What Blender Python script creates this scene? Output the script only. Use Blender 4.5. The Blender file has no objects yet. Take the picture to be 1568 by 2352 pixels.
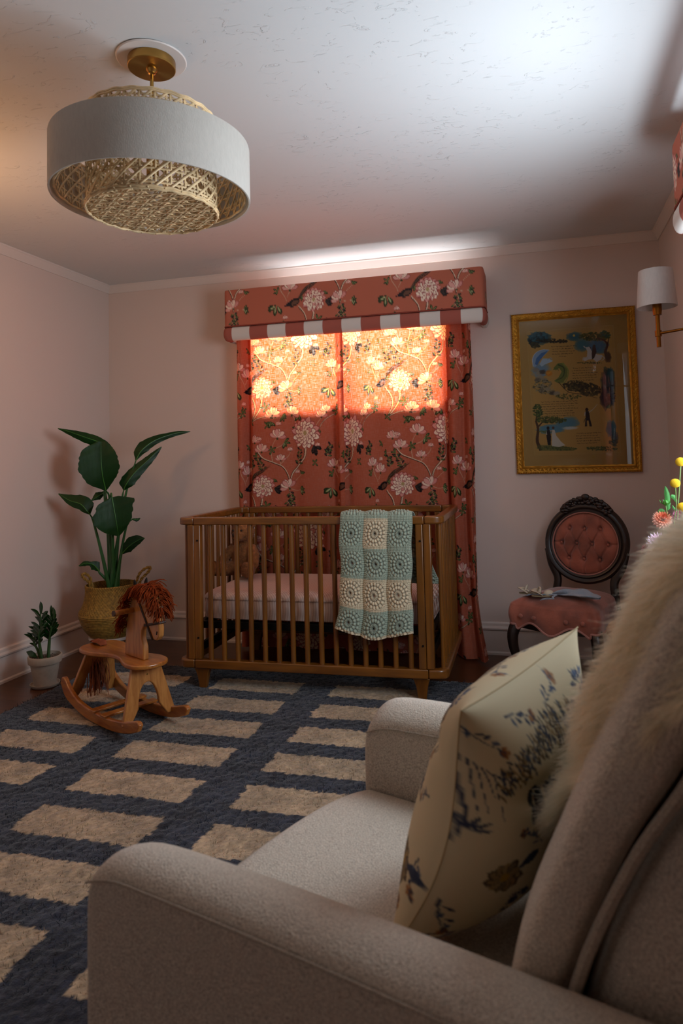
import bpy, bmesh, math, random
import numpy as np
from mathutils import Vector, Matrix, noise
random.seed(7); RNG = np.random.default_rng(11)
S = bpy.context.scene
COL = S.collection
PI = math.pi

# ------------------------------------------------------------------ camera
CAM = (2.8181, -4.0027, 1.1399); YAW, PITCH, ROLL = .2519, .0542, .0264
FPX, PPX, PPY = 1554.33, 838.1, 968.7
def _rot():
    c, s = math.cos, math.sin
    Rz = Matrix(((c(YAW), -s(YAW), 0), (s(YAW), c(YAW), 0), (0, 0, 1)))
    Rx = Matrix(((1, 0, 0), (0, c(PITCH), -s(PITCH)), (0, s(PITCH), c(PITCH))))
    Ry = Matrix(((c(ROLL), 0, s(ROLL)), (0, 1, 0), (-s(ROLL), 0, c(ROLL))))
    return Rz @ Rx @ Ry
RM = _rot()
cd = bpy.data.cameras.new('camera'); cam = bpy.data.objects.new('camera', cd); COL.objects.link(cam)
cam.matrix_world = Matrix.Translation(CAM) @ (RM @ Matrix(((1, 0, 0), (0, 0, -1), (0, 1, 0)))).to_4x4()
cd.sensor_fit = 'VERTICAL'; cd.sensor_height = 36; cd.sensor_width = 24
cd.lens = FPX / 2352 * 36
cd.shift_x = -(PPX - 784) / 2352; cd.shift_y = (PPY - 1176) / 2352
cd.clip_start = .05
cd.dof.use_dof = True; cd.dof.focus_distance = 3.1; cd.dof.aperture_fstop = 5.0
S.camera = cam

# ------------------------------------------------------------------ view, world, light
S.view_settings.view_transform = 'Standard'; S.view_settings.look = 'None'
S.view_settings.gamma = 1; S.view_settings.use_curve_mapping = False
S.view_settings.exposure = 0.04
S.cycles.use_denoising = True
S.cycles.max_bounces = 6; S.cycles.diffuse_bounces = 4; S.cycles.glossy_bounces = 3
S.cycles.transmission_bounces = 6; S.cycles.transparent_max_bounces = 12
S.cycles.sample_clamp_indirect = 4; S.cycles.caustics_reflective = False; S.cycles.caustics_refractive = False
wd = bpy.data.worlds.new('sky'); S.world = wd; wd.use_nodes = True
wd.node_tree.nodes['Background'].inputs[0].default_value = (.62, .75, 1, 1)
wd.node_tree.nodes['Background'].inputs[1].default_value = .6

def area(name, loc, tgt, sx, sy, power, col, spread=180):
    d = bpy.data.lights.new(name, 'AREA'); d.shape = 'RECTANGLE'; d.size = sx; d.size_y = sy
    d.energy = power; d.color = col; d.spread = math.radians(spread)
    o = bpy.data.objects.new(name, d); COL.objects.link(o); o.location = loc
    o.rotation_euler = (Vector(tgt) - Vector(loc)).to_track_quat('-Z', 'Y').to_euler()
    return o
# daylight entering the right-hand window (level light, and light thrown up off the sill)
area('window_daylight', (3.49, -2.1, 1.45), (0, -2.0, 1.25), .85, .95, 25, (.80, .90, 1.0), 165)
area('sill_bounce', (3.44, -2.05, 1.02), (2.95, -1.9, 2.36),   .55, .16, 7, (.78, .89, 1.0), 100)
# daylight behind the curtained window
area('garden_daylight', (1.72, .95, 2.2), (1.72, -.1, 1.72), 1.7, .3, 98, (1, .92, .80), 75)
# unseen soft fill, added behind the camera to lift the armchair and sheepskin
area('fill_light', (.9, -5.1, 1.3), (2.2, -2.5, .9), 1.0, 1.8, 2.0, (.95, .97, 1.0), 150)
# light above the curtain pole that escapes over the pelmet
area('transom_daylight', (1.85, -.03, 2.05), (1.85, -.05, 2.36), 1.15, .03, 1.6, (.92, .96, 1.0), 110)
# warm lamp standing out of frame on the left
pl = bpy.data.lights.new('warm_lamp', 'POINT'); pl.energy = 9; pl.color = (1, .50, .20); pl.shadow_soft_size = .12
o = bpy.data.objects.new('warm_lamp', pl); COL.objects.link(o); o.location = (.55, -1.98, 1.86)

# ------------------------------------------------------------------ small helpers
def px(x, y, at=None, z=None):
    """where the sight line through photo point (x,y) meets: a height z, or the upright plane through at=(X,Y) facing the camera"""
    v = RM @ Vector(((x - PPX) / FPX, 1, -(y - PPY) / FPX)); c = Vector(CAM)
    if z is not None: t = (z - c.z) / v.z
    else:
        n = Vector((at[0] - c.x, at[1] - c.y, 0)); t = n.dot(n) / v.dot(n)
    return c + v * t
def lin(c):
    if isinstance(c, str): c = tuple(int(c[i:i+2], 16) / 255 for i in (0, 2, 4))
    return tuple(x / 12.92 if x <= .04045 else ((x + .055) / 1.055) ** 2.4 for x in c)
def tag(o, label=None, cat=None, group=None, kind=None):
    if label: o['label'] = label
    if cat: o['category'] = cat
    if group: o['group'] = group
    if kind: o['kind'] = kind
    return o
def thing(name, label, cat, loc=(0, 0, 0), rz=0, group=None):
    o = bpy.data.objects.new(name, None); COL.objects.link(o); o.location = loc; o.rotation_euler = (0, 0, rz)
    o.empty_display_size = .05
    return tag(o, label, cat, group)
class MB:
    def __init__(s): s.v = []; s.f = []
    def add(s, vs, fs):
        n = len(s.v); s.v += [tuple(p) for p in vs]; s.f += [tuple(i + n for i in f) for f in fs]; return s
    def box(s, x0, x1, y0, y1, z0, z1):
        vs = [(x, y, z) for z in (z0, z1) for x, y in ((x0, y0), (x1, y0), (x1, y1), (x0, y1))]
        return s.add(vs, [(3, 2, 1, 0), (4, 5, 6, 7), (0, 1, 5, 4), (1, 2, 6, 5), (2, 3, 7, 6), (3, 0, 4, 7)])
    def tube(s, pts, r, n=10, cap=True, closed=False, flat=None):
        pts = [Vector(p) for p in pts]; m = len(pts)
        rs = r if isinstance(r, (list, tuple)) else [r] * m
        up = None; vs = []
        for i, p in enumerate(pts):
            if closed: t = pts[(i + 1) % m] - pts[i - 1]
            else: t = pts[min(i + 1, m - 1)] - pts[max(i - 1, 0)]
            t = t.normalized() if t.length > 1e-9 else Vector((0, 0, 1))
            if up is None: up = t.orthogonal().normalized() if flat is None else Vector(flat)
            up = (up - t * up.dot(t)); up = up.normalized() if up.length > 1e-6 else t.orthogonal().normalized()
            b = t.cross(up)
            ra = rs[i]; ra, rb = ra if isinstance(ra, (list, tuple)) else (ra, ra)
            vs += [p + up * math.cos(2 * PI * k / n) * ra + b * math.sin(2 * PI * k / n) * rb for k in range(n)]
        fs = []
        for i in range(m if closed else m - 1):
            j = (i + 1) % m
            fs += [(i * n + k, i * n + (k + 1) % n, j * n + (k + 1) % n, j * n + k) for k in range(n)]
        if cap and not closed: fs += [tuple(range(n - 1, -1, -1)), tuple((m - 1) * n + k for k in range(n))]
        return s.add(vs, fs)
    def lathe(s, prof, n=40, c=(0, 0, 0), cap=False):
        vs = [(c[0] + r * math.cos(2 * PI * k / n), c[1] + r * math.sin(2 * PI * k / n), c[2] + z) for r, z in prof for k in range(n)]
        fs = [(i * n + k, i * n + (k + 1) % n, (i + 1) * n + (k + 1) % n, (i + 1) * n + k) for i in range(len(prof) - 1) for k in range(n)]
        if cap: fs += [tuple(range(n - 1, -1, -1)), tuple((len(prof) - 1) * n + k for k in range(n))]
        return s.add(vs, fs)
    def prism(s, poly, a, b, axis='y', tf=None):
        """outline in two coordinates thrown along the third from a to b"""
        def mk(p, q):
            if axis == 'y': r = (p[0], q, p[1])
            elif axis == 'x': r = (q, p[0], p[1])
            else: r = (p[0], p[1], q)
            return tf(Vector(r)) if tf else r
        n = len(poly)
        vs = [mk(p, a) for p in poly] + [mk(p, b) for p in poly]
        return s.add(vs, [tuple(range(n)), tuple(range(2 * n - 1, n - 1, -1))] + [(i + n, (i + 1) % n + n, (i + 1) % n, i) for i in range(n)])
    def ball(s, c, r, n=16, m=10, tf=None):
        rx, ry, rz = r if isinstance(r, (tuple, list)) else (r, r, r)
        vs = [Vector((rx * math.sin(PI * j / m) * math.cos(2 * PI * i / n), ry * math.sin(PI * j / m) * math.sin(2 * PI * i / n), rz * math.cos(PI * j / m))) for j in range(m + 1) for i in range(n)]
        if tf is not None: vs = [tf @ v for v in vs]
        vs = [v + Vector(c) for v in vs]
        return s.add(vs, [(j * n + i, (j + 1) * n + i, (j + 1) * n + (i + 1) % n, j * n + (i + 1) % n) for j in range(m) for i in range(n)])
    def build(s, name, m, parent=None, smooth=True, bevel=0, seg=2, sub=0, solid=0, loc=None, weld=False, angle=40):
        me = bpy.data.meshes.new(name); me.from_pydata(s.v, [], s.f)
        bm = bmesh.new(); bm.from_mesh(me)
        bmesh.ops.remove_doubles(bm, verts=bm.verts, dist=1e-6)
        bmesh.ops.recalc_face_normals(bm, faces=bm.faces)
        bm.to_mesh(me); bm.free()
        o = bpy.data.objects.new(name, me); COL.objects.link(o)
        me.materials.append(m)
        if parent: o.parent = parent
        if loc: o.location = loc
        if solid:
            q = o.modifiers.new('s', 'SOLIDIFY'); q.thickness = solid; q.offset = 0
        if bevel:
            q = o.modifiers.new('b', 'BEVEL'); q.width = bevel; q.segments = seg; q.limit_method = 'ANGLE'; q.angle_limit = math.radians(35)
        if sub:
            q = o.modifiers.new('u', 'SUBSURF'); q.levels = sub; q.render_levels = sub
        if smooth:
            me.polygons.foreach_set('use_smooth', [True] * len(me.polygons))
            if not sub and angle < 180:
                try: me.set_sharp_from_angle(angle=math.radians(angle))
                except Exception: pass
        return o
def gridobj(name, P, m, parent=None, col=None, keep=None, smooth=True, st=None, wrap=False, solid=0, extra=None):
    """P: (rows, cols, 3) array -> mesh; col: (rows, cols, 3) sRGB colours; keep: face mask"""
    R_, C_ = P.shape[:2]
    idx = np.arange(R_ * C_).reshape(R_, C_)
    if wrap: idx = np.concatenate([idx, idx[:, :1]], 1)
    F = np.stack([idx[:-1, :-1], idx[:-1, 1:], idx[1:, 1:], idx[1:, :-1]], -1)
    if keep is not None: F = F[keep]
    F = F.reshape(-1, 4)
    me = bpy.data.meshes.new(name)
    me.vertices.add(R_ * C_); me.vertices.foreach_set('co', P.reshape(-1).astype(np.float32))
    me.loops.add(F.size); me.loops.foreach_set('vertex_index', F.reshape(-1).astype(np.int32))
    me.polygons.add(len(F)); me.polygons.foreach_set('loop_start', np.arange(0, F.size, 4, dtype=np.int32))
    try: me.polygons.foreach_set('loop_total', np.full(len(F), 4, dtype=np.int32))
    except Exception: pass
    me.update(calc_edges=True); me.validate()
    if smooth: me.polygons.foreach_set('use_smooth', [True] * len(me.polygons))
    if col is not None:
        c = np.clip(col.reshape(-1, 3), 0, 1); c = np.where(c <= .04045, c / 12.92, ((c + .055) / 1.055) ** 2.4)
        a = me.color_attributes.new('col', 'FLOAT_COLOR', 'POINT')
        a.data.foreach_set('color', np.concatenate([c, np.ones((len(c), 1))], 1).astype(np.float32).reshape(-1))
    if st is not None:
        a = me.attributes.new('st', 'FLOAT_VECTOR', 'POINT')
        a.data.foreach_set('vector', np.concatenate([st.reshape(-1, 2), np.zeros((R_ * C_, 1))], 1).astype(np.float32).reshape(-1))
    o = bpy.data.objects.new(name, me); COL.objects.link(o); me.materials.append(m)
    if parent: o.parent = parent
    if solid:
        q = o.modifiers.new('s', 'SOLIDIFY'); q.thickness = solid; q.offset = 0
    return o
def spline(pts, n):
    """smooth curve through control points, n samples"""
    P = [np.array(p, float) for p in pts]; P = [2 * P[0] - P[1]] + P + [2 * P[-1] - P[-2]]
    out = []; m = len(P) - 3
    for i in range(n):
        t = i / (n - 1) * m; k = min(int(t), m - 1); t -= k
        a, b, c, d = P[k:k + 4]
        out.append(.5 * (2 * b + (c - a) * t + (2 * a - 5 * b + 4 * c - d) * t * t + (3 * b - a - 3 * c + d) * t ** 3))
    return out
def strands(name, roots, dirs, length, width, m, parent, bend=.4, seg=2, seed=1, col=None):
    """a coat of thin tapering blades growing from roots along dirs"""
    r = np.random.default_rng(seed); n = len(roots)
    roots = np.asarray(roots, float); dirs = np.asarray(dirs, float)
    d = dirs + r.normal(0, bend, (n, 3)); d /= np.linalg.norm(d, axis=1, keepdims=True)
    side = np.cross(d, r.normal(0, 1, (n, 3))); side /= np.linalg.norm(side, axis=1, keepdims=True) + 1e-9
    L = length * r.uniform(.6, 1.15, (n, 1)); curl = r.normal(0, .35, (n, 3)) + np.array([0, 0, -.25])
    V = []
    for k in range(seg + 1):
        t = k / seg; c = roots + d * L * t + curl * L * t * t * .5
        w = width * (1 - t * .85)
        V += [c - side * w / 2, c + side * w / 2]
    V = np.stack(V, 1)  # n, 2(seg+1), 3
    base = (np.arange(n) * 2 * (seg + 1))[:, None]
    F = np.concatenate([base + np.array([[2 * k, 2 * k + 1, 2 * k + 3, 2 * k + 2]]) for k in range(seg)], 1).reshape(-1, 4)
    me = bpy.data.meshes.new(name); V = V.reshape(-1, 3)
    me.vertices.add(len(V)); me.vertices.foreach_set('co', V.reshape(-1).astype(np.float32))
    me.loops.add(F.size); me.loops.foreach_set('vertex_index', F.reshape(-1).astype(np.int32))
    me.polygons.add(len(F)); me.polygons.foreach_set('loop_start', np.arange(0, F.size, 4, dtype=np.int32))
    try: me.polygons.foreach_set('loop_total', np.full(len(F), 4, dtype=np.int32))
    except Exception: pass
    me.update(calc_edges=True)
    if col is not None:
        c = np.repeat(col, 2 * (seg + 1), 0); c = np.where(c <= .04045, c / 12.92, ((c + .055) / 1.055) ** 2.4)
        a = me.color_attributes.new('col', 'FLOAT_COLOR', 'POINT')
        a.data.foreach_set('color', np.concatenate([c, np.ones((len(c), 1))], 1).astype(np.float32).reshape(-1))
    o = bpy.data.objects.new(name, me); COL.objects.link(o); me.materials.append(m)
    if parent: o.parent = parent
    return o

# ------------------------------------------------------------------ materials
def M(name, col, rough=.6, metal=0, bump=0, bscale=200, var=0, vscale=8, sheen=0, coat=0, attr=False, spec=.5, bdist=.002, stretch=None):
    m = bpy.data.materials.new(name); m.use_nodes = True; N = m.node_tree.nodes; L = m.node_tree.links
    b = N['Principled BSDF']; b.inputs['Roughness'].default_value = rough; b.inputs['Metallic'].default_value = metal
    b.inputs['Specular IOR Level'].default_value = spec
    if sheen: b.inputs['Sheen Weight'].default_value = sheen
    if coat: b.inputs['Coat Weight'].default_value = coat; b.inputs['Coat Roughness'].default_value = .15
    tc = N.new('ShaderNodeTexCoord'); mp = N.new('ShaderNodeMapping'); L.new(tc.outputs['Object'], mp.inputs[0])
    if stretch: mp.inputs['Scale'].default_value = stretch
    src = None
    if attr:
        a = N.new('ShaderNodeAttribute'); a.attribute_name = 'col'; src = a.outputs['Color']
    c = lin(col) + (1,)
    if var:
        n = N.new('ShaderNodeTexNoise'); n.inputs['Scale'].default_value = vscale; n.inputs['Detail'].default_value = 4; L.new(mp.outputs[0], n.inputs[0])
        hs = N.new('ShaderNodeMapRange'); hs.inputs[1].default_value = .3; hs.inputs[2].default_value = .7
        hs.inputs[3].default_value = 1 - var; hs.inputs[4].default_value = 1 + var; L.new(n.outputs[0], hs.inputs[0])
        mx = N.new('ShaderNodeVectorMath'); mx.operation = 'SCALE'
        if src: L.new(src, mx.inputs[0])
        else: mx.inputs[0].default_value = c[:3]
        L.new(hs.outputs[0], mx.inputs['Scale']); src = mx.outputs[0]
    if src: L.new(src, b.inputs['Base Color'])
    else: b.inputs['Base Color'].default_value = c
    if bump:
        n = N.new('ShaderNodeTexNoise'); n.inputs['Scale'].default_value = bscale; n.inputs['Detail'].default_value = 3; L.new(mp.outputs[0], n.inputs[0])
        bp = N.new('ShaderNodeBump'); bp.inputs['Strength'].default_value = bump; bp.inputs['Distance'].default_value = bdist
        L.new(n.outputs[0], bp.inputs['Height']); L.new(bp.outputs[0], b.inputs['Normal'])
    return m
def ramp(N, stops):
    r = N.new('ShaderNodeValToRGB'); e = r.color_ramp.elements
    while len(e) < len(stops): e.new(.5)
    for q, (p, c) in zip(e, stops): q.position = p; q.color = lin(c) + (1,)
    return r
def WOOD(name, dark, light, scale=(1, 1, 12), rough=.4, coat=.2, grain=6):
    m = bpy.data.materials.new(name); m.use_nodes = True; N = m.node_tree.nodes; L = m.node_tree.links; b = N['Principled BSDF']
    tc = N.new('ShaderNodeTexCoord'); mp = N.new('ShaderNodeMapping'); mp.inputs['Scale'].default_value = scale; L.new(tc.outputs['Object'], mp.inputs[0])
    n = N.new('ShaderNodeTexNoise'); n.inputs['Scale'].default_value = grain; n.inputs['Detail'].default_value = 6; n.inputs['Distortion'].default_value = .6; L.new(mp.outputs[0], n.inputs[0])
    r = ramp(N, [(.3, dark), (.7, light)]); L.new(n.outputs[0], r.inputs[0]); L.new(r.outputs[0], b.inputs['Base Color'])
    b.inputs['Roughness'].default_value = rough; b.inputs['Coat Weight'].default_value = coat; b.inputs['Coat Roughness'].default_value = .2
    return m

# ------------------------------------------------------------------ painter: prints and pictures drawn as colours on a grid
class Paint:
    def __init__(s, w, h, res, bg, tile=False):
        s.w, s.h, s.r, s.tile = w, h, res, tile
        s.W, s.H = int(round(w / res)), int(round(h / res))
        s.a = np.tile(np.array(hexc(bg)), (s.H, s.W, 1)).astype(float)
    def poly(s, pts, c, alpha=1):
        c = np.array(hexc(c)); P = np.array(pts, float) / s.r
        x0, y0 = np.floor(P.min(0)).astype(int) - 1; x1, y1 = np.ceil(P.max(0)).astype(int) + 2
        X, Y = np.meshgrid(np.arange(x0, x1) + .5, np.arange(y0, y1) + .5)
        ins = np.zeros(X.shape, bool); n = len(P)
        for i in range(n):
            ax, ay = P[i]; bx, by = P[(i + 1) % n]
            if ay == by: continue
            k = ((ay > Y) != (by > Y)) & (X < (bx - ax) * (Y - ay) / (by - ay) + ax); ins ^= k
        yy, xx = np.nonzero(ins); yy += y0; xx += x0
        if s.tile: yy %= s.H; xx %= s.W
        else:
            k = (yy >= 0) & (yy < s.H) & (xx >= 0) & (xx < s.W); yy, xx = yy[k], xx[k]
        s.a[yy, xx] = s.a[yy, xx] * (1 - alpha) + c * alpha
    def line(s, pts, w, c, alpha=1, w1=None):
        pts = spline(pts, max(8, len(pts) * 6)) if len(pts) > 2 else [np.array(p, float) for p in pts]
        w1 = w if w1 is None else w1; n = len(pts); Lf, Rt = [], []
        for i, p in enumerate(pts):
            t = pts[min(i + 1, n - 1)] - pts[max(i - 1, 0)]; t = t / (np.linalg.norm(t) + 1e-9)
            q = np.array([-t[1], t[0]]) * (w + (w1 - w) * i / (n - 1)) / 2; Lf.append(p + q); Rt.append(p - q)
        s.poly(Lf + Rt[::-1], c, alpha)
    def petal(s, x, y, ang, L, w, c, tip=.62, alpha=1):
        a = math.radians(ang); ca, sa = math.cos(a), math.sin(a); pts = []
        for t, k in ((0, .12), (.2, .5), (.45, .9), (tip, 1), (.85, .7), (1, .12), (.85, -.7), (tip, -1), (.45, -.9), (.2, -.5), (0, -.12)):
            u, v = t * L, k * w / 2; pts.append((x + u * ca - v * sa, y + u * sa + v * ca))
        s.poly(pts, c, alpha)
    def blob(s, x, y, rx, ry, c, alpha=1, rag=0, ang=0, n=20, seed=0):
        r = random.Random(seed + int(x * 9999) + int(y * 7777)); a0 = math.radians(ang)
        pts = []
        for i in range(n):
            a = 2 * PI * i / n; k = 1 + r.uniform(-rag, rag); u, v = rx * k * math.cos(a), ry * k * math.sin(a)
            pts.append((x + u * math.cos(a0) - v * math.sin(a0), y + u * math.sin(a0) + v * math.cos(a0)))
        s.poly(pts, c, alpha)
    def sample(s, U, V):
        """bilinear look-up at metres (U across, V down)"""
        u = U / s.r - .5; v = V / s.r - .5
        if s.tile: f = lambda i, n: i % n
        else: f = lambda i, n: np.clip(i, 0, n - 1)
        u0 = np.floor(u).astype(int); v0 = np.floor(v).astype(int); du = (u - u0)[..., None]; dv = (v - v0)[..., None]
        g = lambda i, j: s.a[f(j, s.H), f(i, s.W)]
        return (g(u0, v0) * (1 - du) + g(u0 + 1, v0) * du) * (1 - dv) + (g(u0, v0 + 1) * (1 - du) + g(u0 + 1, v0 + 1) * du) * dv
def hexc(c): return tuple(int(c[i:i+2], 16) / 255 for i in (0, 2, 4)) if isinstance(c, str) else c
# ------------------------------------------------------------------ the room
RW, RH, RY0 = 3.5, 2.36, -5.2      # width, height, near wall
wallm = M('wall_paint', 'd8c6bc', .75, bump=.15, bscale=160, bdist=.0006)
whitem = M('trim_paint', 'ddd2ca', .45)
def ceiling_mat():
    m = M('ceiling_paint', 'd6d7d6', .7); N = m.node_tree.nodes; L = m.node_tree.links; b = N['Principled BSDF']
    tc = N.new('ShaderNodeTexCoord')
    mp = N.new('ShaderNodeMapping'); mp.inputs['Rotation'].default_value = (0, 0, .5); mp.inputs['Scale'].default_value = (1, 2.0, 1); L.new(tc.outputs['Object'], mp.inputs[0])
    n = N.new('ShaderNodeTexNoise'); n.inputs['Scale'].default_value = 16; n.inputs['Detail'].default_value = 5; n.inputs['Roughness'].default_value = .62; n.inputs['Distortion'].default_value = 1.4; L.new(mp.outputs[0], n.inputs[0])
    r = N.new('ShaderNodeMapRange'); r.inputs[1].default_value = .61; r.inputs[2].default_value = .64; L.new(n.outputs[0], r.inputs[0])
    n2 = N.new('ShaderNodeTexNoise'); n2.inputs['Scale'].default_value = 3.0; L.new(tc.outputs['Object'], n2.inputs[0])
    r2 = N.new('ShaderNodeMapRange'); r2.inputs[1].default_value = .42; r2.inputs[2].default_value = .6; L.new(n2.outputs[0], r2.inputs[0])
    mu = N.new('ShaderNodeMath'); mu.operation = 'MULTIPLY'; L.new(r.outputs[0], mu.inputs[0]); L.new(r2.outputs[0], mu.inputs[1])
    bp = N.new('ShaderNodeBump'); bp.inputs['Strength'].default_value = .6; bp.inputs['Distance'].default_value = .004; L.new(mu.outputs[0], bp.inputs['Height']); L.new(bp.outputs[0], b.inputs['Normal'])
    return m
def floor_mat():
    m = bpy.data.materials.new('oak_floor'); m.use_nodes = True; N = m.node_tree.nodes; L = m.node_tree.links; b = N['Principled BSDF']
    tc = N.new('ShaderNodeTexCoord'); bk = N.new('ShaderNodeTexBrick'); L.new(tc.outputs['Object'], bk.inputs[0])
    bk.inputs['Scale'].default_value = 1; bk.inputs['Brick Width'].default_value = 1.1; bk.inputs['Row Height'].default_value = .058; bk.inputs['Mortar Size'].default_value = .0012
    bk.inputs['Color1'].default_value = lin('4a2a17') + (1,); bk.inputs['Color2'].default_value = lin('5c3820') + (1,); bk.inputs['Mortar'].default_value = lin('1c0f08') + (1,)
    mp = N.new('ShaderNodeMapping'); mp.inputs['Scale'].default_value = (2, 30, 1); L.new(tc.outputs['Object'], mp.inputs[0])
    n = N.new('ShaderNodeTexNoise'); n.inputs['Scale'].default_value = 3; n.inputs['Detail'].default_value = 5; L.new(mp.outputs[0], n.inputs[0])
    r = N.new('ShaderNodeMapRange'); r.inputs[3].default_value = .6; r.inputs[4].default_value = 1.35; L.new(n.outputs[0], r.inputs[0])
    mx = N.new('ShaderNodeVectorMath'); mx.operation = 'SCALE'; L.new(bk.outputs[0], mx.inputs[0]); L.new(r.outputs[0], mx.inputs['Scale']); L.new(mx.outputs[0], b.inputs['Base Color'])
    b.inputs['Roughness'].default_value = .28
    return m
def struct(name, mb, m, **k): return tag(mb.build(name, m, smooth=False, **k), kind='structure')
struct('floor', MB().box(-.15, RW + .15, RY0 - .1, .15, -.08, 0), floor_mat())
struct('ceiling', MB().box(-.15, RW + .15, RY0 - .1, .15, RH, RH + .08), ceiling_mat())
struct('wall_left', MB().box(-.12, 0, RY0, .12, 0, RH), wallm)
# back wall with its window opening
BX0, BX1, BZ0, BZ1 = 1.06, 2.31, .80, 2.06
struct('wall_back', MB().box(0, BX0, 0, .12, 0, RH).box(BX1, RW, 0, .12, 0, RH).box(BX0, BX1, 0, .12, 0, BZ0).box(BX0, BX1, 0, .12, BZ1, RH), wallm)
RY1, RY2, RZ0, RZ1 = -2.95, -1.62, .92, 2.02
struct('wall_right', MB().box(RW, RW + .12, RY2, .12, 0, RH).box(RW, RW + .12, RY0, RY1, 0, RH).box(RW, RW + .12, RY1, RY2, 0, RZ0).box(RW, RW + .12, RY1, RY2, RZ1, RH), wallm)
struct('wall_near', MB().box(-.12, RW + .12, RY0 - .1, RY0, 0, RH), wallm)
bbp = [(0, 0), (.019, 0), (.019, .012), (.014, .02), (.014, .024), (.012, .135), (.02, .142), (.021, .15), (.014, .162), (.012, .176), (.006, .184), (0, .184)]
crp = [(0, RH), (0, RH - .05), (.006, RH - .05), (.012, RH - .04), (.03, RH - .012), (.036, RH - .006), (.036, RH)]
def run(name, prof, side):
    b = MB()
    if side == 'left': b.prism(prof, RY0, 0, 'y')
    if side == 'right': b.prism([(RW - p, z) for p, z in prof], RY0, 0, 'y')
    if side == 'back': b.prism([(-p, z) for p, z in prof], 0, RW, 'x')
    struct(name, b, whitem)
for sd in ('left', 'right', 'back'): run('baseboard_' + sd, bbp, sd)
for i, sd in enumerate(('left', 'right', 'back')): run('trim_%d' % (i + 1), crp, sd)
# windows: casing, sashes, glass
glassm = bpy.data.materials.new('window_glass'); glassm.use_nodes = True
_N = glassm.node_tree.nodes; _L = glassm.node_tree.links; _N.remove(_N['Principled BSDF'])
_t = _N.new('ShaderNodeBsdfTransparent'); _g = _N.new('ShaderNodeBsdfGlossy'); _g.inputs['Roughness'].default_value = .03; _x = _N.new('ShaderNodeMixShader'); _x.inputs[0].default_value = .06
_L.new(_t.outputs[0], _x.inputs[1]); _L.new(_g.outputs[0], _x.inputs[2]); _L.new(_x.outputs[0], _N['Material Output'].inputs[0])
dimglass = bpy.data.materials.new('dimming_glass'); dimglass.use_nodes = True  # dim lower panes, added to hold daylight off the lower curtain
_N = dimglass.node_tree.nodes; _L = dimglass.node_tree.links; _N.remove(_N['Principled BSDF'])
_t = _N.new('ShaderNodeBsdfTranslucent'); _t.inputs[0].default_value = (.10, .10, .11, 1); _L.new(_t.outputs[0], _N['Material Output'].inputs[0])
def sash(nm, a, b_, z0, z1, mid, par, pane, vert, at):
    """one sash across a..b_ at depth `at`; vert: 'x' lies along x, else along y"""
    def bx(m, u0, u1, d0, d1, w0, w1): return m.box(u0, u1, d0, d1, w0, w1) if vert == 'x' else m.box(d0, d1, u0, u1, w0, w1)
    f = MB(); t = .035
    bx(f, a, a + t, at, at + .03, z0, z1); bx(f, b_ - t, b_, at, at + .03, z0, z1); bx(f, a, b_, at, at + .03, z0, z0 + t); bx(f, a, b_, at, at + .03, z1 - t, z1)
    if mid: c = (a + b_) / 2; bx(f, c - .035, c + .035, at, at + .03, z0, z1)
    s_ = f.build(nm, whitem, par, smooth=False)
    g = MB(); bx(g, a + t, b_ - t, at + .012, at + .016, z0 + t, z1 - t); g.build('pane', pane, s_, smooth=False)
w1 = MB().box(BX0, BX0 + .02, 0, .12, BZ0, BZ1).box(BX1 - .02, BX1, 0, .12, BZ0, BZ1).box(BX0, BX1, 0, .12, BZ1 - .02, BZ1).box(BX0 - .02, BX1 + .02, -.02, .12, BZ0 - .02, BZ0 + .01).build('window_1', whitem, smooth=False)
tag(w1, kind='structure')
sash('upper_sash', BX0 + .02, BX1 - .02, 1.50, BZ1 - .02, True, w1, glassm, 'x', .075)
sash('lower_sash', BX0 + .02, BX1 - .02, BZ0 + .01, 1.53, True, w1, dimglass, 'x', .04)
w2 = MB().box(RW, RW + .12, RY1, RY1 + .02, RZ0, RZ1).box(RW, RW + .12, RY2 - .02, RY2, RZ0, RZ1).box(RW, RW + .12, RY1, RY2, RZ1 - .02, RZ1).box(RW - .03, RW + .12, RY1 - .03, RY2 + .03, RZ0 - .02, RZ0 + .01).build('window_2', whitem, smooth=False)
tag(w2, kind='structure')
sash('upper_sash', RY1 + .02, RY2 - .02, 1.46, RZ1 - .02, False, w2, glassm, 'y', RW + .075)
sash('lower_sash', RY1 + .02, RY2 - .02, RZ0 + .01, 1.49, False, w2, glassm, 'y', RW + .04)

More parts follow.
